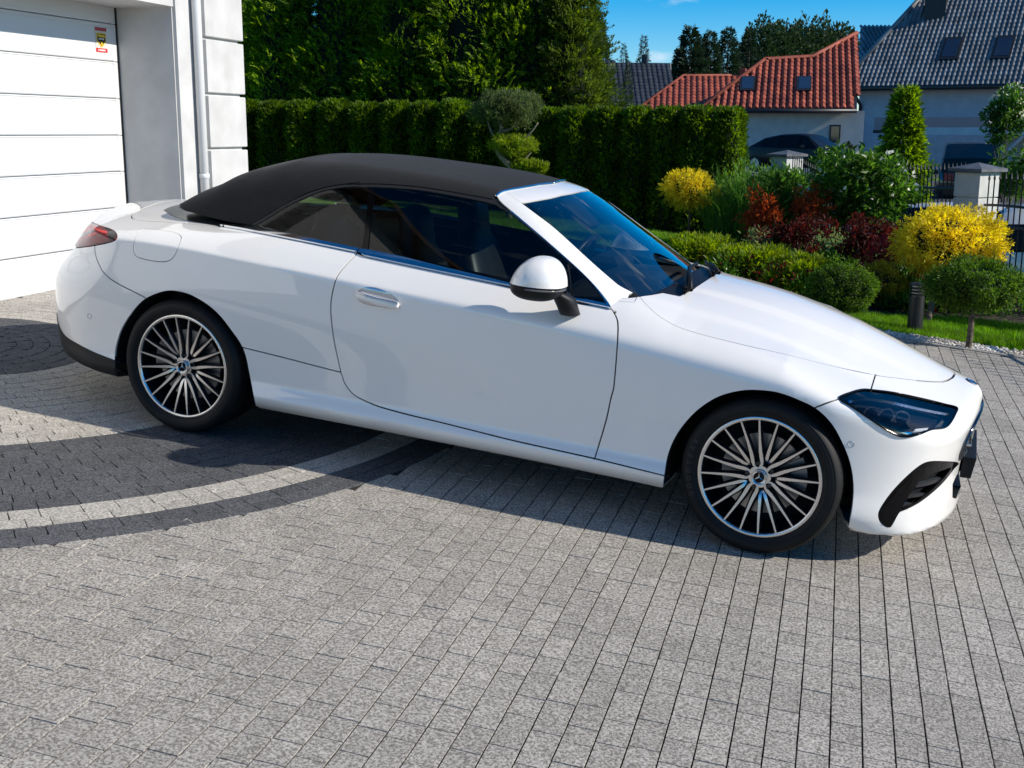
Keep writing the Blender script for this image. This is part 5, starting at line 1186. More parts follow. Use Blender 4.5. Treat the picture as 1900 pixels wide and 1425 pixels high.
# shadow edge on the door fixes the lintel height
q=onplane(100,70,HN,dpl);sl_=np.array([HN@SUN,HD@SUN,SUN[2]]);ztop=q[2]+dep*sl_[2]/sl_[0]
W=5.2   # door width
m=MB();m.box((-.35,0,-1.2),(dep,cor,6.2));wall=m.build('wall',render_w,HOUSE)
m=MB();m.box((0,-.012,zt-.3),(dep-.012,-.001,ztop));m.build('reveal',render_g,HOUSE)
m=MB();m.box((-.35,-W-.35,ztop),(dep,-.002,6.2));m.build('lintel',render_w,HOUSE)
m=MB();m.box((-.35,-W-3,-1.2),(dep,-W,6.2));m.build('wall',render_w,HOUSE)
m=MB();m.box((-9,-W-3,-1.2),(-.352,cor-.01,6.2));m.build('wall',render_w,HOUSE)
# corner strip and stacked blocks proud of the wall
lc=lambda x,y:np.array([HN@(P_:=wground(x,y,HN,wl))-dpl,HD@P_-sE,P_[2]])
y1=lc(376,100)[1];zg=[lc(410,v)[2] for v in (-20,76,177,276)];gh=abs(zg[1]-zg[2]);zz=zg[3]-gh*3
k=0
while zz<6.0:
    m=MB();m.box((dep-.05,y1,zz+.012),(dep+.035,cor+.035,zz+gh-.012),.006);m.build('quoin_block',render_w,HOUSE);zz+=gh
# downpipe with clips
yp0,yp1=lc(357,150)[1],lc(374,150)[1];rp=.037;cy_=lc(362,150)[1]-.01
m=MB();m.tube([(dep+rp+.012,cy_,-.2),(dep+rp+.012,cy_,6.0)],rp,20);dp=m.build('downpipe',pvc,HOUSE,smooth=True)
for z in (1.1,2.9): m=MB();m.lathe([(rp+.003,-.02),(rp+.006,-.018),(rp+.006,.018),(rp+.003,.02)],20,c=(dep+rp+.012,cy_,z));m.build('pipe_clip',pvc,dp,smooth=True)
ye=lc(341,150)[1]
m=MB();m.box((dep,.0,-1),(dep+.018,cy_-rp-.03,6.2),.003);m.build('wall_strip',render_w,HOUSE)
# sectional door: ribbed panels
lines=[onplane(100,v,HN,dpl)[2] for v in (104,179,250.6,324.5,397,469,541)]
ph=np.mean(np.abs(np.diff(lines)))
zb_=lines[-1];n=int((ztop+.25-zb_)/ph)+1
DO=obj('garage_door',None,None,HOUSE) if 0 else None
fr_=MB();fr_.box((-.06,-W,zb_-.02),(-.034,-.014,ztop+.2));gd=fr_.build('garage_door',doorw,HOUSE)
for i in range(n):
    z0=zb_+i*ph
    m=MB();g=.0020
    # profile: flat field with a rolled rib at the top
    prof=[(-.034,z0+g),(-.004,z0+g+.004),(0,z0+g+.012),(0,z0+ph-.034),(-.005,z0+ph-.028),(-.005,z0+ph-.016),(0,z0+ph-.010),(-.004,z0+ph-g),(-.034,z0+ph-g)]
    V=[(x,-W,z) for x,z in prof]+[(x,-.085,z) for x,z in prof];k=len(prof)
    m.add(V,[(i_,i_+1,k+i_+1,k+i_) for i_ in range(k-1)]+[tuple(range(k)),tuple(range(k,2*k))[::-1]]);m.build('door_panel',doorw,gd)
    m=MB();m.box((-.034,-.083,z0+g),(-.002,-.030,z0+ph-g),.003);m.build('panel_end_cap',doorw,gd)
m=MB();m.box((-.03,-.027,zb_-.02),(.006,-.0135,ztop+.2));m.build('door_seal',rubber,gd)
m=MB();m.box((-.03,-W,zb_-.035),(.004,-.03,zb_-.002));m.build('bottom_seal',rubber,gd)
# alarm sticker on the door
def dl(x,y): P_=onplane(x,y,HN,dpl);return np.array([0,HD@P_-sE,P_[2]])
TL,BR=dl(175,49),dl(199,98);y0_,y1_=TL[1],BR[1];z1_,z0_=TL[2]-.003,BR[2]
stk=MB();stk.box((.0015,y0_,z0_),(.003,y1_,z1_));st=stk.build('alarm_sticker',mat('sticker_pale',(.62,.60,.56),.4),HOUSE)
hh=z1_-z0_;ww=y1_-y0_
def plate(name,pts,m_,x=.0035): 
    b=MB();b.prism([(x,y0_+ww*u,z0_+hh*v) for u,v in pts],(.0008,0,0));b.build(name,m_,st)
plate('red_band',[(.0,0),(1,0),(1,.16),(0,.16)],mat('sticker_red',(.65,.03,.03),.4));plate('top_band',[(0,.86),(1,.86),(1,1),(0,1)],mat('sticker_dull_red',(.42,.05,.06),.4))
plate('shield',[(.1,.78),(.9,.78),(.92,.45),(.55,.20),(.45,.20),(.08,.45)],mat('sticker_yellow',(.75,.50,.04),.4),.0045)
plate('shield_field',[(.16,.74),(.84,.74),(.85,.47),(.52,.26),(.48,.26),(.15,.47)],mat('sticker_black',(.01,.01,.012),.4),.0055)
plate('shield_bar',[(.2,.72),(.8,.70),(.8,.60),(.2,.62)],mat('sticker_yellow'),.0065);plate('shield_chevron',[(.42,.42),(.58,.42),(.56,.30),(.50,.28),(.45,.30)],mat('sticker_yellow'),.0065)
def txt(body,size,parent,m_,loc,rot,name='lettering'):
    cu=bpy.data.curves.new(name,'FONT');cu.body=body;cu.size=size;cu.extrude=.0004;cu.align_x='CENTER';cu.resolution_u=3
    o_=bpy.data.objects.new('tmp',cu);COL.objects.link(o_);me=bpy.data.meshes.new_from_object(o_);bpy.data.objects.remove(o_);q_=obj(name,me,m_,parent);q_.matrix_local=Matrix.Translation(loc)@rot;return q_
for uu in (.22,.36,.46,.56,.66,.76): plate('print_mark',[(uu-.04,.05),(uu+.04,.05),(uu+.04,.11),(uu-.04,.11)],mat('sticker_white',(.8,.8,.78),.4),.0045)
for uu,vv in ((.3,.53),(.42,.545),(.54,.54),(.66,.53)): plate('print_mark',[(uu-.045,vv-.03),(uu+.04,vv-.03),(uu+.045,vv+.03),(uu-.04,vv+.03)],mat('sticker_white'),.0065)
# eaves above the frame give the roof its place
m=MB();m.box((-9,-W-3.5,6.2),(dep+.55,cor+.5,6.35));m.build('eaves',mat('eaves_wood',(.10,.06,.035),.7),HOUSE)
# ------------------------------------------------------------------ bollard lamp
b=dground(1697,612);top=.42
o=empty('bollard_light','black bollard garden light with slatted head on the grass','garden light',tuple(b))
blk=mat('lamp_black',(.014,.014,.015),.4);m=MB();m.lathe([(0,-.05),(.066,-.05),(.066,.29),(.064,.30),(0,.30)],28);m.build('post',blk,o,auto=40)
m=MB();m.lathe([(0,.30),(.046,.30),(.046,.40),(0,.40)],24);m.build('light_tube',mat('frosted',(.55,.54,.5),.35),o,auto=40)
for z in (.312,.340,.368):
    m=MB();m.lathe([(.045,z),(.066,z-.004),(.067,z+.004),(.045,z+.012)],28);m.build('slat',blk,o,auto=40)
m=MB();m.lathe([(0,.418),(.05,.416),(.066,.408),(.067,.394),(.045,.392),(0,.392)],28);m.build('cap',blk,o,auto=40)
# ------------------------------------------------------------------ boundary fence
iron=mat('black_iron',(.010,.010,.011),.45);pilw=mat('pillar_white',(.58,.57,.54),.9);noisecol(pilw,(.52,.51,.48),(.64,.63,.60),6,4,bump=.4,bscale=140,bdist=.004);capm=mat('pillar_cap',(.11,.115,.125),.55);noisecol(capm,(.085,.09,.10),(.14,.145,.155),8,4)
def pillar(label,px,pytop,ywant,size,rot,zbase=None):
    c=at_depth(px,pytop,ywant);zt_=c[2];g0=gz_(c[0],c[1])-.25;o=empty('fence_pillar',label,'pillar',(c[0],c[1],g0),'white fence pillars',rot);h=zt_-g0;s_=size/2
    zs=[0,h-.86,h-.585,h-.30,h-.07] if h>1 else [0,h]
    zs=[0]+[z for z in (h-1.2,h-.77,h-.34) if z>.1]+[h-.06]
    for a,b_ in zip(zs[:-1],zs[1:]):
        m=MB();m.box((-s_,-s_,a+.006),(s_,s_,b_-.006),.005);m.build('pillar_block',pilw,o)
    m=MB();m.box((-s_+.02,-s_+.02,0),(s_-.02,s_-.02,h-.07));m.build('pillar_core',pilw,o)
    e=s_+.055;m=MB();V=[(-e,-e,h-.06),(e,-e,h-.06),(e,e,h-.06),(-e,e,h-.06),(-e,-e,h-.025),(e,-e,h-.025),(e,e,h-.025),(-e,e,h-.025),(0,0,h+.04)]
    m.add(V,[(3,2,1,0),(0,1,5,4),(1,2,6,5),(2,3,7,6),(3,0,4,7),(4,5,8),(5,6,8),(6,7,8),(7,4,8)]);m.build('pillar_cap',capm,o);return np.array([c[0],c[1],g0]),h
fr=math.radians(-38)
P2,h2=pillar('white rendered pillar with grey cap behind the large golden globe',1815,308,8.6,.33,fr)
P1,h1=pillar('white rendered pillar with grey cap beside the tall grass',1461,283,14.6,.36,fr)
def fence(label,A,B,za,zb,arch,spacing,ph_,group,cat='fence'):
    A=np.array(A);B=np.array(B);L0=np.linalg.norm((B-A)[:2]);d=(B-A)/L0;o=empty('iron_fence' if cat=='fence' else 'iron_gate',label,cat,tuple(A));n=int(L0/spacing)
    topz=lambda s_:za+(zb-za)*s_+arch*(4*s_*(1-s_))
    k_=MB()
    for i in range(n+1):
        s_=(i+.5)/(n+1);q=d*L0*s_;zt_=topz(s_)
        m=MB();m.box((q[0]-.007,q[1]-.007,.05+q[2]),(q[0]+.007,q[1]+.007,zt_+q[2]));
        m.add([(q[0]-.014,q[1],zt_+q[2]),(q[0],q[1]-.014,zt_+q[2]),(q[0]+.014,q[1],zt_+q[2]),(q[0],q[1]+.014,zt_+q[2]),(q[0],q[1],zt_+.075+q[2]),(q[0],q[1],zt_-.03+q[2])],[(0,1,4),(1,2,4),(2,3,4),(3,0,4),(1,0,5),(2,1,5),(3,2,5),(0,3,5)]);m.build('picket',iron,o)
    for off in ph_:
        m=MB();m.tube([d*L0*s_+np.array([0,0,(topz(s_) if off<0 else 0)+off]) for s_ in np.linspace(0,1,17)],.016,6);m.build('rail',iron,o)
    return o
rgt=lambda P,s_:P
fdir=(P1-P2)/np.linalg.norm((P1-P2)[:2])
A=P2+fdir*.25;B=P1-fdir*.25;mid=(A+B)/2
fence('right-hand leaf of the black iron gate with spear tips, next to the near pillar',A,mid,h2-.05,h2-.28,-.02,.11,(-.22,-.62,.2),'x','gate')
fence('left-hand leaf of the black iron gate with spear tips, next to the far pillar',mid,B,h1-.28,h1-.05,-.02,.11,(-.22,-.62,.2),'x','gate')
P3=P2-fdir*2.6;fence('black iron fence with spear tips running on from the near white pillar',P2-fdir*.22,P3,h2-.12,h2-.05,.05,.12,(-.28,-.50,.18),'x')
P4=P2-fdir*2.75;o=None
def pillar_at(label,P,h,size,rot):
    o=empty('fence_pillar',label,'pillar',tuple(P),'white fence pillars',rot);s_=size/2;zs=[0]+[z for z in (h-1.2,h-.77,h-.34) if z>.1]+[h-.06]
    for a,b_ in zip(zs[:-1],zs[1:]): m=MB();m.box((-s_,-s_,a+.006),(s_,s_,b_-.006),.005);m.build('pillar_block',pilw,o)
    e=s_+.055;m=MB();V=[(-e,-e,h-.06),(e,-e,h-.06),(e,e,h-.06),(-e,e,h-.06),(-e,-e,h-.025),(e,-e,h-.025),(e,e,h-.025),(-e,e,h-.025),(0,0,h+.04)];m.add(V,[(3,2,1,0),(0,1,5,4),(1,2,6,5),(2,3,7,6),(3,0,4,7),(4,5,8),(5,6,8),(6,7,8),(7,4,8)]);m.build('pillar_cap',capm,o)
pillar_at('white rendered pillar with grey cap at the far end of the iron fence',P4,h2,.33,fr)
P5=P4-fdir*3.2;fence('black iron fence section beyond the last white pillar',P4-fdir*.22,P5,h2-.12,h2-.05,.05,.12,(-.28,-.50,.18),'x')
# ------------------------------------------------------------------ other cars
tyred=mat('far_tyre',(.012,.012,.012),.7);rimd=mat('far_rim',(.35,.35,.36),.35,.8);glz=mat('far_car_glass',(.006,.008,.010),.12,spec=.25);rlamp=mat('far_tail_lamp',(.45,.02,.02),.2,coat=1);wlamp=mat('far_head_lamp',(.5,.5,.52),.15,coat=1)
def simple_car(name,label,m_,base,yaw,Ln,Wd,Ht,kind):
    o=empty(name,label,'car' if kind!='van' else 'van',tuple(base),None,yaw);hw=Wd/2
    # stations along the car: x, sill z, belt z, half width
    if kind=='sedan': belt=[(-.5,.55,.80,.80),(-.47,.30,.92,.92),(-.3,.22,.97,1),(0,.2,.95,1),(.2,.2,.93,1),(.36,.2,.86,.98),(.47,.25,.68,.88),(.5,.4,.55,.74)];top=[(-.40,.98,.80),(-.27,1.30,.66),(-.12,Ht-.02,.60),(.04,Ht,.59),(.13,Ht-.06,.62),(.27,.95,.80)]
    elif kind=='hatch': belt=[(-.5,.45,.85,.84),(-.485,.3,.95,.94),(-.3,.22,.98,1),(0,.2,.97,1),(.2,.2,.95,1),(.36,.2,.90,.98),(.47,.25,.72,.88),(.5,.4,.60,.74)];top=[(-.49,.98,.84),(-.44,1.30,.72),(-.36,Ht-.03,.66),(-.1,Ht,.65),(.07,Ht-.05,.66),(.27,.97,.82)]
    else: belt=[(-.5,.45,1.05,.94),(-.49,.3,1.10,.99),(-.2,.25,1.10,1),(.1,.25,1.08,1),(.28,.25,1.05,1),(.4,.28,1.0,.97),(.48,.3,.85,.92),(.5,.45,.7,.86)];top=[(-.495,1.10,.95),(-.485,1.5,.90),(-.46,Ht-.03,.84),(-.1,Ht,.84),(.12,Ht-.05,.84),(.24,1.08,.92)]
    S=[]
    for x,zs,zbt,k in belt: S.append([(x*Ln,s_*hw*k*f,z) for s_,f,z in ((-1,.9,zs),(-1,1,zs+.12),(-1,1,(zs+zbt)/2+.05),(-1,.96,zbt-.03),(-1,.86,zbt),(0,1,zbt+.03),(1,.86,zbt),(1,.96,zbt-.03),(1,1,(zs+zbt)/2+.05),(1,1,zs+.12),(1,.9,zs))])
    V,F=loft(S);m=MB();m.add(V,F);m.build('body',m_,o,auto=50)
    S=[[(x*Ln,s_*hw*k*f,z-d_) for s_,f,d_ in ((-1,1,.04),(-1,.9,.0),(0,1,-.02),(1,.9,.0),(1,1,.04))] for x,z,k in top]
    V,F=loft(S,False,False)
    # roof strip and glazed band underneath
    m=MB();m.add(V[5:-5],[f for f in loft([V[i*5:i*5+5] for i in range(1,len(top)-1)],False,False)[1]]);m.build('roof',m_,o,auto=50)
    m=MB()
    for i in range(len(top)-1):
        for s_ in (0,4):
            a,b_=V[i*5+s_],V[(i+1)*5+s_];bel=lambda p_,xx:(p_[0],(-1 if s_==0 else 1)*hw*.9,float(np.interp(p_[0]/Ln,[q[0] for q in belt],[q[2] for q in belt]))-.03)
            m.add([a,b_,bel(b_,0),bel(a,0)],[(0,1,2,3)])
    m.add(V[0:5]+V[5:10],[(0,1,6,5),(1,2,7,6),(2,3,8,7),(3,4,9,8)]);e=len(top)*5;m.add(V[e-10:e-5]+V[e-5:e],[(0,1,6,5),(1,2,7,6),(2,3,8,7),(3,4,9,8)])
    m.build('window_band',glz,o)
    for x in (-.10*Ln,.08*Ln if kind!='van' else .02*Ln):
        for s_ in (-1,1):
            zt_=float(np.interp(x/Ln,[q[0] for q in top],[q[1] for q in top]));kt=float(np.interp(x/Ln,[q[0] for q in top],[q[2] for q in top]))
            m=MB();m.add([(x-.03,s_*hw*.915,.92),(x+.03,s_*hw*.915,.92),(x+.03,s_*(hw*kt+.012),zt_-.05),(x-.03,s_*(hw*kt+.012),zt_-.05)],[(0,1,2,3)]);m.build('window_pillar',blackgloss if kind!='x' else m_,o)
    for x in (-.31*Ln,.32*Ln):
        for s_ in (-1,1):
            m=MB();m.lathe([(.20,-.02),(.31,-.01),(.325,.05),(.325,.17),(.2,.19)],28,'y',c=(x,0,.325));w_=m.build('wheel',tyred,o,auto=40);w_.location=(0,-hw-.005 if s_<0 else hw-.165,0)
            m=MB();m.lathe([(0,.0),(.06,-.01),(.205,-.012),(.21,.02)],20,'y',c=(x,0 if s_<0 else .165,.325));m.build('rim',rimd,w_,auto=40)
    for s_ in (-1,1):
        m=MB();m.box((-.505*Ln,min(s_*hw*.55,s_*hw*.86),.72 if kind!='van' else .8),(-.47*Ln,max(s_*hw*.55,s_*hw*.86),.88 if kind!='van' else 1.05),.02);m.build('tail_light',rlamp,o)
        m=MB();m.box((.455*Ln,min(s_*hw*.5,s_*hw*.84),.58),(.492*Ln,max(s_*hw*.5,s_*hw*.84),.70),.02);m.build('headlight',wlamp,o)
        m=MB();m.box((.13*Ln,min(s_*hw*.98,s_*(hw+.16)),.93),(.13*Ln+.1,max(s_*hw*.98,s_*(hw+.16)),1.05),.02);m.build('door_mirror',m_,o)
    if kind=='van':
        m=MB();m.lathe([(0,-.10),(.30,-.10),(.36,-.06),(.36,.08),(0,.08)],24,'x',c=(-.5*Ln-.06,-.35,.95));m.build('spare_wheel',tyred,o,auto=40)
    return o
def sc_at(px,py,depth,zground):
    p=wat(px,py,depth);return (p[0],p[1],zground)
cpb=mat('black_car_paint',(.005,.005,.007),.3,spec=.3);cpw=mat('far_white_paint',(.72,.73,.74),.3,coat=1);cpv=mat('dark_van_paint',(.015,.018,.022),.25,coat=1)
yR=math.atan2(RW[1],RW[0])
simple_car('parked_car','black saloon car parked against the house with the red roof',cpb,sc_at(1487,270,46,-.02),yR-.80,4.7,1.85,1.45,'sedan')
simple_car('parked_van','dark van standing under the carport of the grey-roofed house',cpv,sc_at(1800,285,39.5,-.80),yR+1.25,4.4,1.88,1.97,'van')
simple_car('parked_car','white hatchback behind the gate, next to the near pillar',cpw,sc_at(1748,390,17.5,-1.0),yR+2.2,4.1,1.78,1.50,'hatch')
simple_car('parked_car','white hatchback behind the fence with its red tail light showing',cpw,sc_at(1945,440,17.0,-.98),yR+1.15,4.2,1.78,1.50,'hatch')
# ------------------------------------------------------------------ neighbouring houses
def wallm(name,c):
    m=mat(name,c,.9);return noisecol(m,tuple(x*.93 for x in c),tuple(min(1,x*1.06) for x in c),3,4,bump=.2,bscale=60,bdist=.01)
terr=mat('red_roof_tile',(.30,.07,.035),.6);noisecol(terr,(.20,.042,.022),(.36,.085,.042),1.5,4,rand=.16)
slate=mat('grey_roof_tile',(.10,.105,.11),.34,coat=.35,coat_rough=.25);noisecol(slate,(.12,.122,.125),(.23,.232,.235),1.5,4,rand=.18)
slate2=mat('dark_roof_tile',(.03,.033,.04),.5);noisecol(slate2,(.022,.025,.03),(.042,.046,.054),2,4,rand=.15)
gut=mat('gutter_dark',(.02,.022,.026),.4);skyl=mat('skylight_glass',(.02,.03,.05),.05,coat=1)
def clip_poly(poly,pt):
    ins=False;n=len(poly)
    for i in range(n):
        (x1,y1),(x2,y2)=poly[i],poly[(i+1)%n]
        if (y1>pt[1])!=(y2>pt[1]) and pt[0]<(x2-x1)*(pt[1]-y1)/(y2-y1+1e-12)+x1: ins=not ins
    return ins
def tile_roof(name,corners,m_,parent,tw,tl,th=.045,under=None):
    "roof plane (3D corner points, first edge = eaves) covered with interlocking curved tiles"
    C=[np.asarray(c,float) for c in corners];o0=C[0];ex=C[1]-C[0];ex/=np.linalg.norm(ex);nn=np.cross(ex,C[-1]-C[0]);nn/=np.linalg.norm(nn)
    if nn[2]<0: nn=-nn
    ey=np.cross(nn,ex)
    if (C[-1]-C[0])@ey<0: ey=-ey
    P2=[((c-o0)@ex,(c-o0)@ey) for c in C];lo=np.min(P2,0);hi=np.max(P2,0)
    prof=[(-.5,0),(-.32,.75),(-.12,1),(.10,.75),(.28,.15),(.5,.0)]
    Vs=[];Fs=[];k=0
    for j in range(int((hi[1]-lo[1])/tl)+1):
        for i in range(int((hi[0]-lo[0])/tw)+1):
            cx=lo[0]+(i+.5)*tw;cy=lo[1]+(j+.5)*tl
            if not clip_poly(P2,(cx,cy)): continue
            V=[]
            for yy,zz in ((cy-tl*.5,.030),(cy+tl*.56,.0)):
                for u,v in prof: V.append(o0+ex*(cx+u*tw*1.0)+ey*yy+nn*(zz+v*th+.012))
            V+= [o0+ex*(cx+u*tw)+ey*(cy-tl*.5)+nn*.004 for u,v in prof]
            Vs+=V
            for a in range(5): Fs.append((k+a,k+a+1,k+7+a,k+6+a));Fs.append((k+12+a,k+13+a,k+1+a,k+a))
            k+=18
    o=obj(name,fastmesh(name,np.array(Vs),np.array(Fs),smooth=False),m_,parent,kind='stuff')
    b=MB();b.prism(C,-nn*.12);b.build('roof_deck',under or gut,parent);return nn,ex,ey
def skylight(parent,c,ex,ey,nn,w_,h_):
    m=MB();q=[c-ex*w_/2-ey*h_/2,c+ex*w_/2-ey*h_/2,c+ex*w_/2+ey*h_/2,c-ex*w_/2+ey*h_/2];m.prism(q,nn*.16);s_=m.build('skylight',gut,parent)
    m=MB();q=[c-ex*w_*.38-ey*h_*.40,c+ex*w_*.38-ey*h_*.40,c+ex*w_*.38+ey*h_*.40,c-ex*w_*.38+ey*h_*.40];m.prism([p+nn*.162 for p in q],nn*.01);m.build('pane',skyl,s_)
def onroof(px,py,C):
    n=np.cross(C[1]-C[0],C[-1]-C[0]);n/=np.linalg.norm(n);return wground(px,py,n,n@C[0])
# grey-tiled house: eaves line at y=165, depth from its 3 m eaves
dG=62.0
e0=wat(1556,163,dG+3);e1=wat(1960,170,dG-2.4);e1[2]=e0[2]
HG=empty('grey_roof_house','pale house with a steep glossy dark grey tiled roof and two skylights','house',(e0[0],e0[1],-.8))
org=np.array([e0[0],e0[1],-.8])
ax=(e1-e0)/np.linalg.norm(e1-e0);back=np.array([-ax[1],ax[0],0]);back*=np.sign(back@FW)
run=11.0;pit=math.tan(math.radians(43));
R0=e0-org;R1=e0+ax*22-org;hip=e0+ax*5.8+back*run+np.array([0,0,run*pit])-org;hip2=e0+ax*22+back*run+np.array([0,0,run*pit])-org
CG=[R0,R1,hip2,hip];nn,ex,ey=tile_roof('roof_tiles',CG,slate,HG,.25,.34,.10)
CW_s=[c+org for c in CG]
for px,py in ((1765,93),(1862,91)):
    c=onroof(px,py,CW_s)-org;skylight(HG,c,ex,ey,nn,.95,1.75)
# lower wing of the grey roof, left behind the hip
wq=[wat(1594,150,69)-org,wat(1720,150,69)-org,wat(1720,49,75)-org,wat(1597,50,75)-org];wq[1][2]=wq[0][2]
def onpl(C,k):
    n=np.cross(C[1]-C[0],C[3]-C[0]);n/=np.linalg.norm(n);d=C[k]+org-CW;return CW+d*((n@(C[0]+org)-n@CW)/(n@d))-org
wq[2]=onpl(wq,2);tile_roof('roof_tiles',wq,slate,HG,.25,.34,.10)
# hip edge towards the left and its own slope
m=MB();m.tube([R0+nn*.10,hip+nn*.10],.13,8);m.build('hip_ridge',slate,HG,smooth=True)
CL=[R0+back*run*2,R0,hip,hip+back*.05];tile_roof('roof_tiles',[R0+back*20,R0,hip,hip+back*8],slate,HG,.30,.40,.08)
chc=onroof(1735,25,CW_s)-org;m=MB();m.box((chc[0]-.55,chc[1]-.5,chc[2]-1.2),(chc[0]+.55,chc[1]+.5,chc[2]+3.0),.02);m.build('chimney',gut,HG)
wb=wallm('blue_white_wall',(.50,.53,.58));ins=.9
W0=R0+ax*ins+back*ins;W1=R1+back*ins
m=MB();m.prism([W0*[1,1,0],W1*[1,1,0],W1*[1,1,0]+back*18,W0*[1,1,0]+back*18],(0,0,R0[2]-.1));m.build('wall',wb,HG)
m=MB();m.tube([R0+np.array([0,0,-.05])-back*.05,R1+np.array([0,0,-.05])-back*.05],.14,8);m.build('gutter',gut,HG,smooth=True)
q=wat(1590,188,dG+1.6)-org;m=MB();m.tube([R0+ax*.7+[0,0,-.1],W0+ax*.12-back*.1+np.array([0,0,-.9]),np.array([*(W0+ax*.12-back*.1)[:2],0])],.09,8);m.build('downpipe',gut,HG,smooth=True)
# awning beam over the terrace
a0=wat(1622,232,dG-1.5)-org;a1=wat(1835,232,dG-4.0)-org;a1[2]=a0[2];dz=.34
m=MB();m.prism([a0+[0,0,-.25],a1+[0,0,-.25],a1+[0,0,.38],a0+[0,0,.38]],back*1.0);m.build('awning',mat('awning_grey',(.30,.29,.30),.8),HG)
m=MB();m.prism([a0+[0,0,-.40],a1+[0,0,-.40],a1+[0,0,-.25],a0+[0,0,-.25]],-back*.16);m.build('awning_rail',gut,HG)
# flat-roofed carport
c0=wat(1690,241,40.0);c1=wat(1960,243,36.0);c1[2]=c0[2];HC=empty('carport','flat-roofed pale carport with a diagonal timber brace','carport',(c0[0],c0[1],-.85));og=np.array([c0[0],c0[1],-.85]);ca=(c1-c0)/np.linalg.norm(c1-c0);cb=np.array([-ca[1],ca[0],0]);cb*=np.sign(cb@FW);lenc=np.linalg.norm(c1-c0)
pale=wallm('carport_pale',(.62,.62,.61))
h=c0[2]-og[2];m=MB();m.prism([np.array([0,0,h-.16]),ca*lenc+[0,0,h-.16],ca*lenc+cb*5+[0,0,h-.16],cb*5+[0,0,h-.16]],(0,0,.24));m.build('roof_slab',pale,HC)
m=MB();m.prism([np.array([.02,0,0])+cb*4.6,ca*lenc+cb*4.6,ca*lenc+cb*4.6+[0,0,h-.16],cb*4.6+[0,0,h-.16]],cb*.2);m.build('back_wall',pale,HC)
for s_ in (.02,1.0):
    q=ca*lenc*s_;m=MB();m.box((q[0]-.07,q[1]-.07,0),(q[0]+.07,q[1]+.07,h-.16));m.build('post',pale,HC)
q=wat(1862,246,37.5)-og;m=MB();qq=ca*(q@ca);m.tube([qq+[0,0,h-.9],qq+ca*.75+[0,0,h-.2]],.045,6);m.build('brace',pale,HC)
m=MB();qb=ca*(q@ca);m.box((qb[0]-.05,qb[1]-.05,0),(qb[0]+.05,qb[1]+.05,h-.16));m.build('post',pale,HC)
# red-tiled house
dR=50.0
f0=wat(1372,203,dR);f1=wat(1590,203,dR-1);f1[2]=f0[2];og=np.array([f0[0],f0[1],-.2]);HR=empty('red_roof_house','white bungalow with an orange-red tiled hip roof and two skylights','house',tuple(og))
ax=(f1-f0)/np.linalg.norm(f1-f0);back=np.array([-ax[1],ax[0],0]);back*=np.sign(back@FW)
pxm=dR/CAMP[0]
def RP(px,py,bk): 
    "point on the roof: pixel at a given distance behind the eaves line"
    d=wray(px,py);n=back;return CW+d*(((f0@n)+bk-CW@n)/(d@n))-og
Lw=f0-og;Rw=f1+ax*3-og
C1=[RP(1300,203,0),RP(1590,203,0),RP(1592,64,6.2),RP(1590,64,6.2),RP(1508,108,4.4),RP(1420,113,4.2)]
C1[0]=Lw+ax*((RP(1300,203,0)-Lw)@ax)
nrm_=np.cross(C1[1]-C1[0],RP(1420,113,4.2)-C1[0])
def flatten(C):
    a,b,c=C[0],C[1],C[-1];n=np.cross(b-a,c-a);n/=np.linalg.norm(n);out=[a,b]
    for q in C[2:]:
        q=np.asarray(q)+og;d=q-CW;t_=(n@(a+og)-n@CW)/(n@d);out.append(CW+d*t_-og)
    return out
C1=flatten(C1);nn,ex,ey=tile_roof('roof_tiles',C1,terr,HR,.27,.40,.10)
for px,py in ((1387,160),(1492,160)): skylight(HR,onroof(px,py,[c+og for c in C1])-og,ex,ey,nn,.60,1.35)
m=MB();m.tube([C1[0]+nn*.08,C1[5]+nn*.08,C1[4]+nn*.08,C1[3]+nn*.08],.10,8);m.build('ridge',terr,HR,smooth=True)
wr=wallm('warm_white_wall',(.60,.56,.51));w0=C1[0]+ax*.6+back*.6;w1=C1[1]+back*.6+ax*.35
m=MB();m.prism([w0*[1,1,0],w1*[1,1,0],w1*[1,1,0]+back*7,w0*[1,1,0]+back*7],(0,0,C1[0][2]-.05));m.build('wall',wr,HR)
m=MB();m.tube([C1[0]+[0,0,-.06]-back*.06,C1[1]+[0,0,-.06]-back*.06],.09,8);m.build('gutter',gut,HR,smooth=True)
d_=wray(1549,247);bb=f0@back+.6;q=CW+d_*((bb-CW@back)/(d_@back))-og;m=MB();m.prism([q+ax*s_*.22+[0,0,z] for s_,z in ((-1,-.38),(1,-.38),(1,.34),(-1,.34))],-back*.06);wn=m.build('window',gut,HR)
m=MB();m.prism([q+ax*s_*.16+[0,0,z] for s_,z in ((-1,-.31),(1,-.31),(1,.27),(-1,.27))],-back*.07);m.build('pane',skyl,wn)
m=MB();m.box((RP(1650//1,140,4)[0]*0+C1[5][0]-.15,C1[5][1]-.15,C1[5][2]-.2),(C1[5][0]+.15,C1[5][1]+.15,C1[5][2]+.12));m.build('vent',gut,HR)
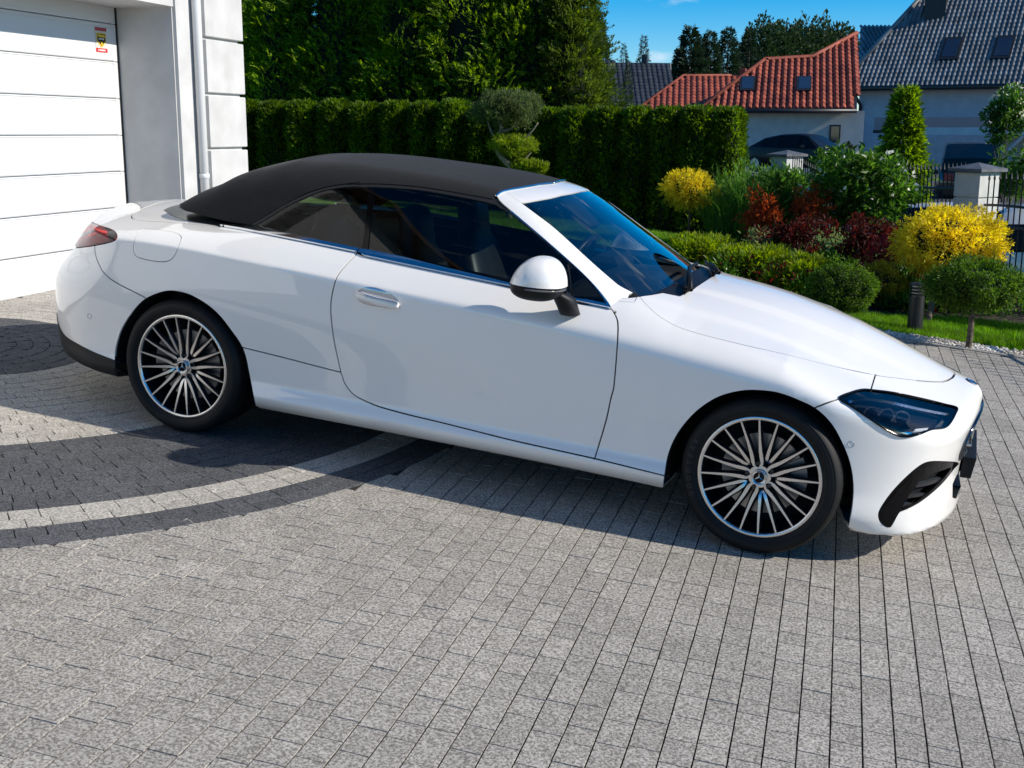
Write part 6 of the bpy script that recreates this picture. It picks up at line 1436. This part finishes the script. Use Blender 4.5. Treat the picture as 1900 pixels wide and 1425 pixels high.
# lower wing of the same house
og2=og;g0=wat(1180,206,80);g1=wat(1400,206,79);g1[2]=g0[2];HW=empty('red_roof_wing','low outbuilding with an orange-red tiled roof left of the bungalow','house',tuple(g0*[1,1,0]+[0,0,-.2]));og=g0*[1,1,0]+[0,0,-.2];ax=(g1-g0)/np.linalg.norm(g1-g0);back=np.array([-ax[1],ax[0],0]);back*=np.sign(back@FW);f0=g0
C2=flatten([g0-og,g1-og,RP(1400,142,5.6),RP(1268,142,5.6)]);nn,ex,ey=tile_roof('roof_tiles',C2,terr,HW,.40,.52,.10)
m=MB();m.tube([C2[0]+nn*.08,C2[3]+nn*.08,C2[2]+nn*.08],.10,8);m.build('ridge',terr,HW,smooth=True)
m=MB();m.prism([C2[0]*[1,1,0]+ax*.5+back*.5,C2[1]*[1,1,0]+back*.5,C2[1]*[1,1,0]+back*5,C2[0]*[1,1,0]+ax*.5+back*5],(0,0,C2[0][2]-.05));m.build('wall',wr,HW)
m=MB();q=C2[2]-ax*.8;m.box((q[0]-.2,q[1]-.2,q[2]-.5),(q[0]+.2,q[1]+.2,q[2]+.55),.01);m.build('chimney',terr,HW)
# dark-roofed house far left of it
g0=wat(1085,196,105);g1=wat(1248,196,105);g1[2]=g0[2];og=g0*[1,1,0]+[0,0,-.2];HK=empty('dark_roof_house','distant house with a plain dark roof behind the trees','house',tuple(og));ax=(g1-g0)/np.linalg.norm(g1-g0);back=np.array([-ax[1],ax[0],0]);back*=np.sign(back@FW);f0=g0
C3=flatten([g0-og,g1-og,RP(1244,117,6.3),RP(1085,115,6.3)]);tile_roof('roof_tiles',C3,slate2,HK,.45,.55,.07)
m=MB();m.prism([C3[1]-ax*.2+back*.1,C3[2]-ax*.2+back*.1,C3[1]-ax*.2+back*9],ax*.25);m.build('gable',wallm('gable_pale',(.55,.55,.54)),HK)
m=MB();m.prism([C3[0]*[1,1,0]+ax*.3+back*.4,C3[1]*[1,1,0]-ax*.3+back*.4,C3[1]*[1,1,0]-ax*.3+back*8,C3[0]*[1,1,0]+ax*.3+back*8],(0,0,C3[0][2]-.05));m.build('wall',wr,HK)
m=MB();q=(C3[2]*.7+C3[3]*.3);m.box((q[0]-.25,q[1]-.25,q[2]-.6),(q[0]+.25,q[1]+.25,q[2]+.7),.01);m.build('chimney',gut,HK)
# ------------------------------------------------------------------ farther trees
def conifer(name,label,px,pytop,depth,rw,m_,k,tiers=None,group=None,n=2600,zg=-.3,lf=None,taper=1.0,dens=1.0):
    tp=wat(px,pytop,depth);h=tp[2]-zg;R=rw*depth/CAMP[0];o=empty(name,label,'tree',(tp[0],tp[1],zg),group);r_=np.random.default_rng(500+k)
    lf=lf or R*.11;t=r_.beta(1.0,1.5,n);whorl=1+.28*np.sin(t*h/(R*.30)*1.0*6.28/1.2)
    a=r_.uniform(0,6.28,n);rad=R*(1-t)**taper*whorl*(1+.18*np.sin(a*4+t*20+k))*np.sqrt(r_.uniform(.12,1,n));P=np.stack([rad*np.cos(a),rad*np.sin(a),h*(.06+.94*t)],-1)
    D=np.stack([np.cos(a),np.sin(a),-.15+.9*t**3],-1)+r_.normal(0,.25,(n,3))
    foliage('crown',[sprays(P,D,4,lf*1.7,lf,.40,r_,.6,.2)],m_,o)
    c=MB();c.tube([(0,0,-.1),(0,0,h*.5),(0,0,h*.97)],[R*.07,R*.045,.015],8);c.build('trunk',bark,o,smooth=True);return o
conifer('thuja_tree','cone-shaped bright green thuja in front of the grey-roofed house',1682,166,19.5,43,L_thuja,1,n=6500,lf=.09,taper=.62,zg=-.6)
for i,(px,py,rw,lab) in enumerate(((1166,112,22,'thin young fir with open whorls beside the dark roof'),(1158,82,24,'spruce behind the dark roof, left of its taller neighbour'),(1195,65,27,'pointed spruce rising behind the dark roof'))):
    conifer('spruce_tree',lab,px,py,90 if i==0 else 130,rw,L_spruce,10+i,n=2600,taper=.9)
for i,(px,py,rw) in enumerate(((1282,52,46),(1318,60,38),(1352,55,40),(1300,75,40),(1262,95,34),(1392,55,34),(1115,45,30),(1385,85,40))):
    conifer('spruce_tree','tall dark spruce on the skyline behind the red roofs',px,py,122+i*2,rw*1.3,L_spruce,20+i,n=4200,taper=.85,group='spruces on the skyline')
for i,(px,py,rw) in enumerate(((1410,48,40),(1440,40,44),(1468,38,42),(1495,44,40),(1520,42,42),(1548,48,40),(1575,60,36))):
    tp=wat(px,py,150+i*2);zg=-.3;h=tp[2]-zg;R=rw*150/CAMP[0];o=empty('broadleaf_tree','rounded green tree of the wood behind the red roof','tree',(tp[0],tp[1],zg),'trees of the far wood');r_=np.random.default_rng(600+i)
    P,D=blob(3000,(0,0,h-R*1.6),(R,R,R*1.6),r_,.35,4,.6,seed=i);foliage('crown',[leaves(P,D+r_.normal(0,.6,P.shape)+[0,0,.4],.5,.55,rng=r_)],L_forest,o)
    c=MB();c.tube([(0,0,0),(0,0,h*.6)],[.3,.15],8);c.build('trunk',bark,o)
# elder with pale flower heads, pot plant, young tree by the gate
c=wat(1872,215,24);o=bush('elder_shrub','shrub with creamy flower clusters in front of the grey-roofed house',L_green,1872,212,44,46,at_depth(1872,212,0)[1] if 0 else c[1],.11,.45,2200,21,flowers=420,stems=6)
pp=wat(1571,280,47);o=empty('potted_shrub','small dark clipped shrub in a pot against the bungalow wall','potted plant',(pp[0],pp[1],-.1));r_=np.random.default_rng(77);P,D=blob(700,(0,0,.85),(.26,.26,.36),r_,.1,3,.5,seed=4);foliage('crown',[leaves(P,D+r_.normal(0,.5,P.shape),.09,.5,rng=r_)],L_spruce,o);m=MB();m.lathe([(0,0),(.20,0),(.27,.5),(.24,.5),(.22,.45),(0,.45)],16);m.build('pot',mat('pot_dark',(.03,.03,.032),.6),o)
# shrubs between fence and houses, softening the street edge
for i,(px,py,rx,rz,yw) in enumerate(((1540,310,34,26,16),(1640,300,30,22,17),(1885,330,40,45,11.5),(1700,320,30,25,17.5))):
    bush('garden_shrub',('low green shrub behind the gate near the far pillar','low green shrub behind the gate under the cone-shaped thuja','dark green shrub behind the fence right of the near pillar','low green shrub behind the gate near the white hatchback')[i],L_green,px,py,rx,rz,yw,.09,.45,900,40+i,stems=4)

# trees closing the view to the right of the houses
for i,(x_,y_,h_,R_) in enumerate(((14,24,7.5,2.6),(19,22,6.5,2.4),(24,27,8.5,3.0),(30,24,7.5,2.8),(23,40,10,3.6),(35,44,11,4.0),(13.5,14,2.6,1.3),(17,15,2.9,1.4))):
    o=empty('broadleaf_tree',('rounded street-side tree beyond the carport' if i<6 else 'low rounded tree behind the end of the iron fence'),'tree',(x_,y_,-1.0),'trees right of the houses' if i<6 else 'low trees by the fence end');r_=np.random.default_rng(700+i)
    P,D=clumps(3600,(0,0,h_-R_*1.1),(R_,R_,R_*1.1),170,R_*.22,r_,.3,4,.5,seed=i);foliage('crown',[leaves(P,D+r_.normal(0,.5,P.shape),R_*.085,.55,rng=r_,roll=D+np.array([.2,0,.6])+r_.normal(0,.5,P.shape))],L_forest if i<6 else L_green,o)
    c=MB();c.tube([(0,0,0),(0,0,h_*.6)],[R_*.08,R_*.04],8);c.build('trunk',bark,o)
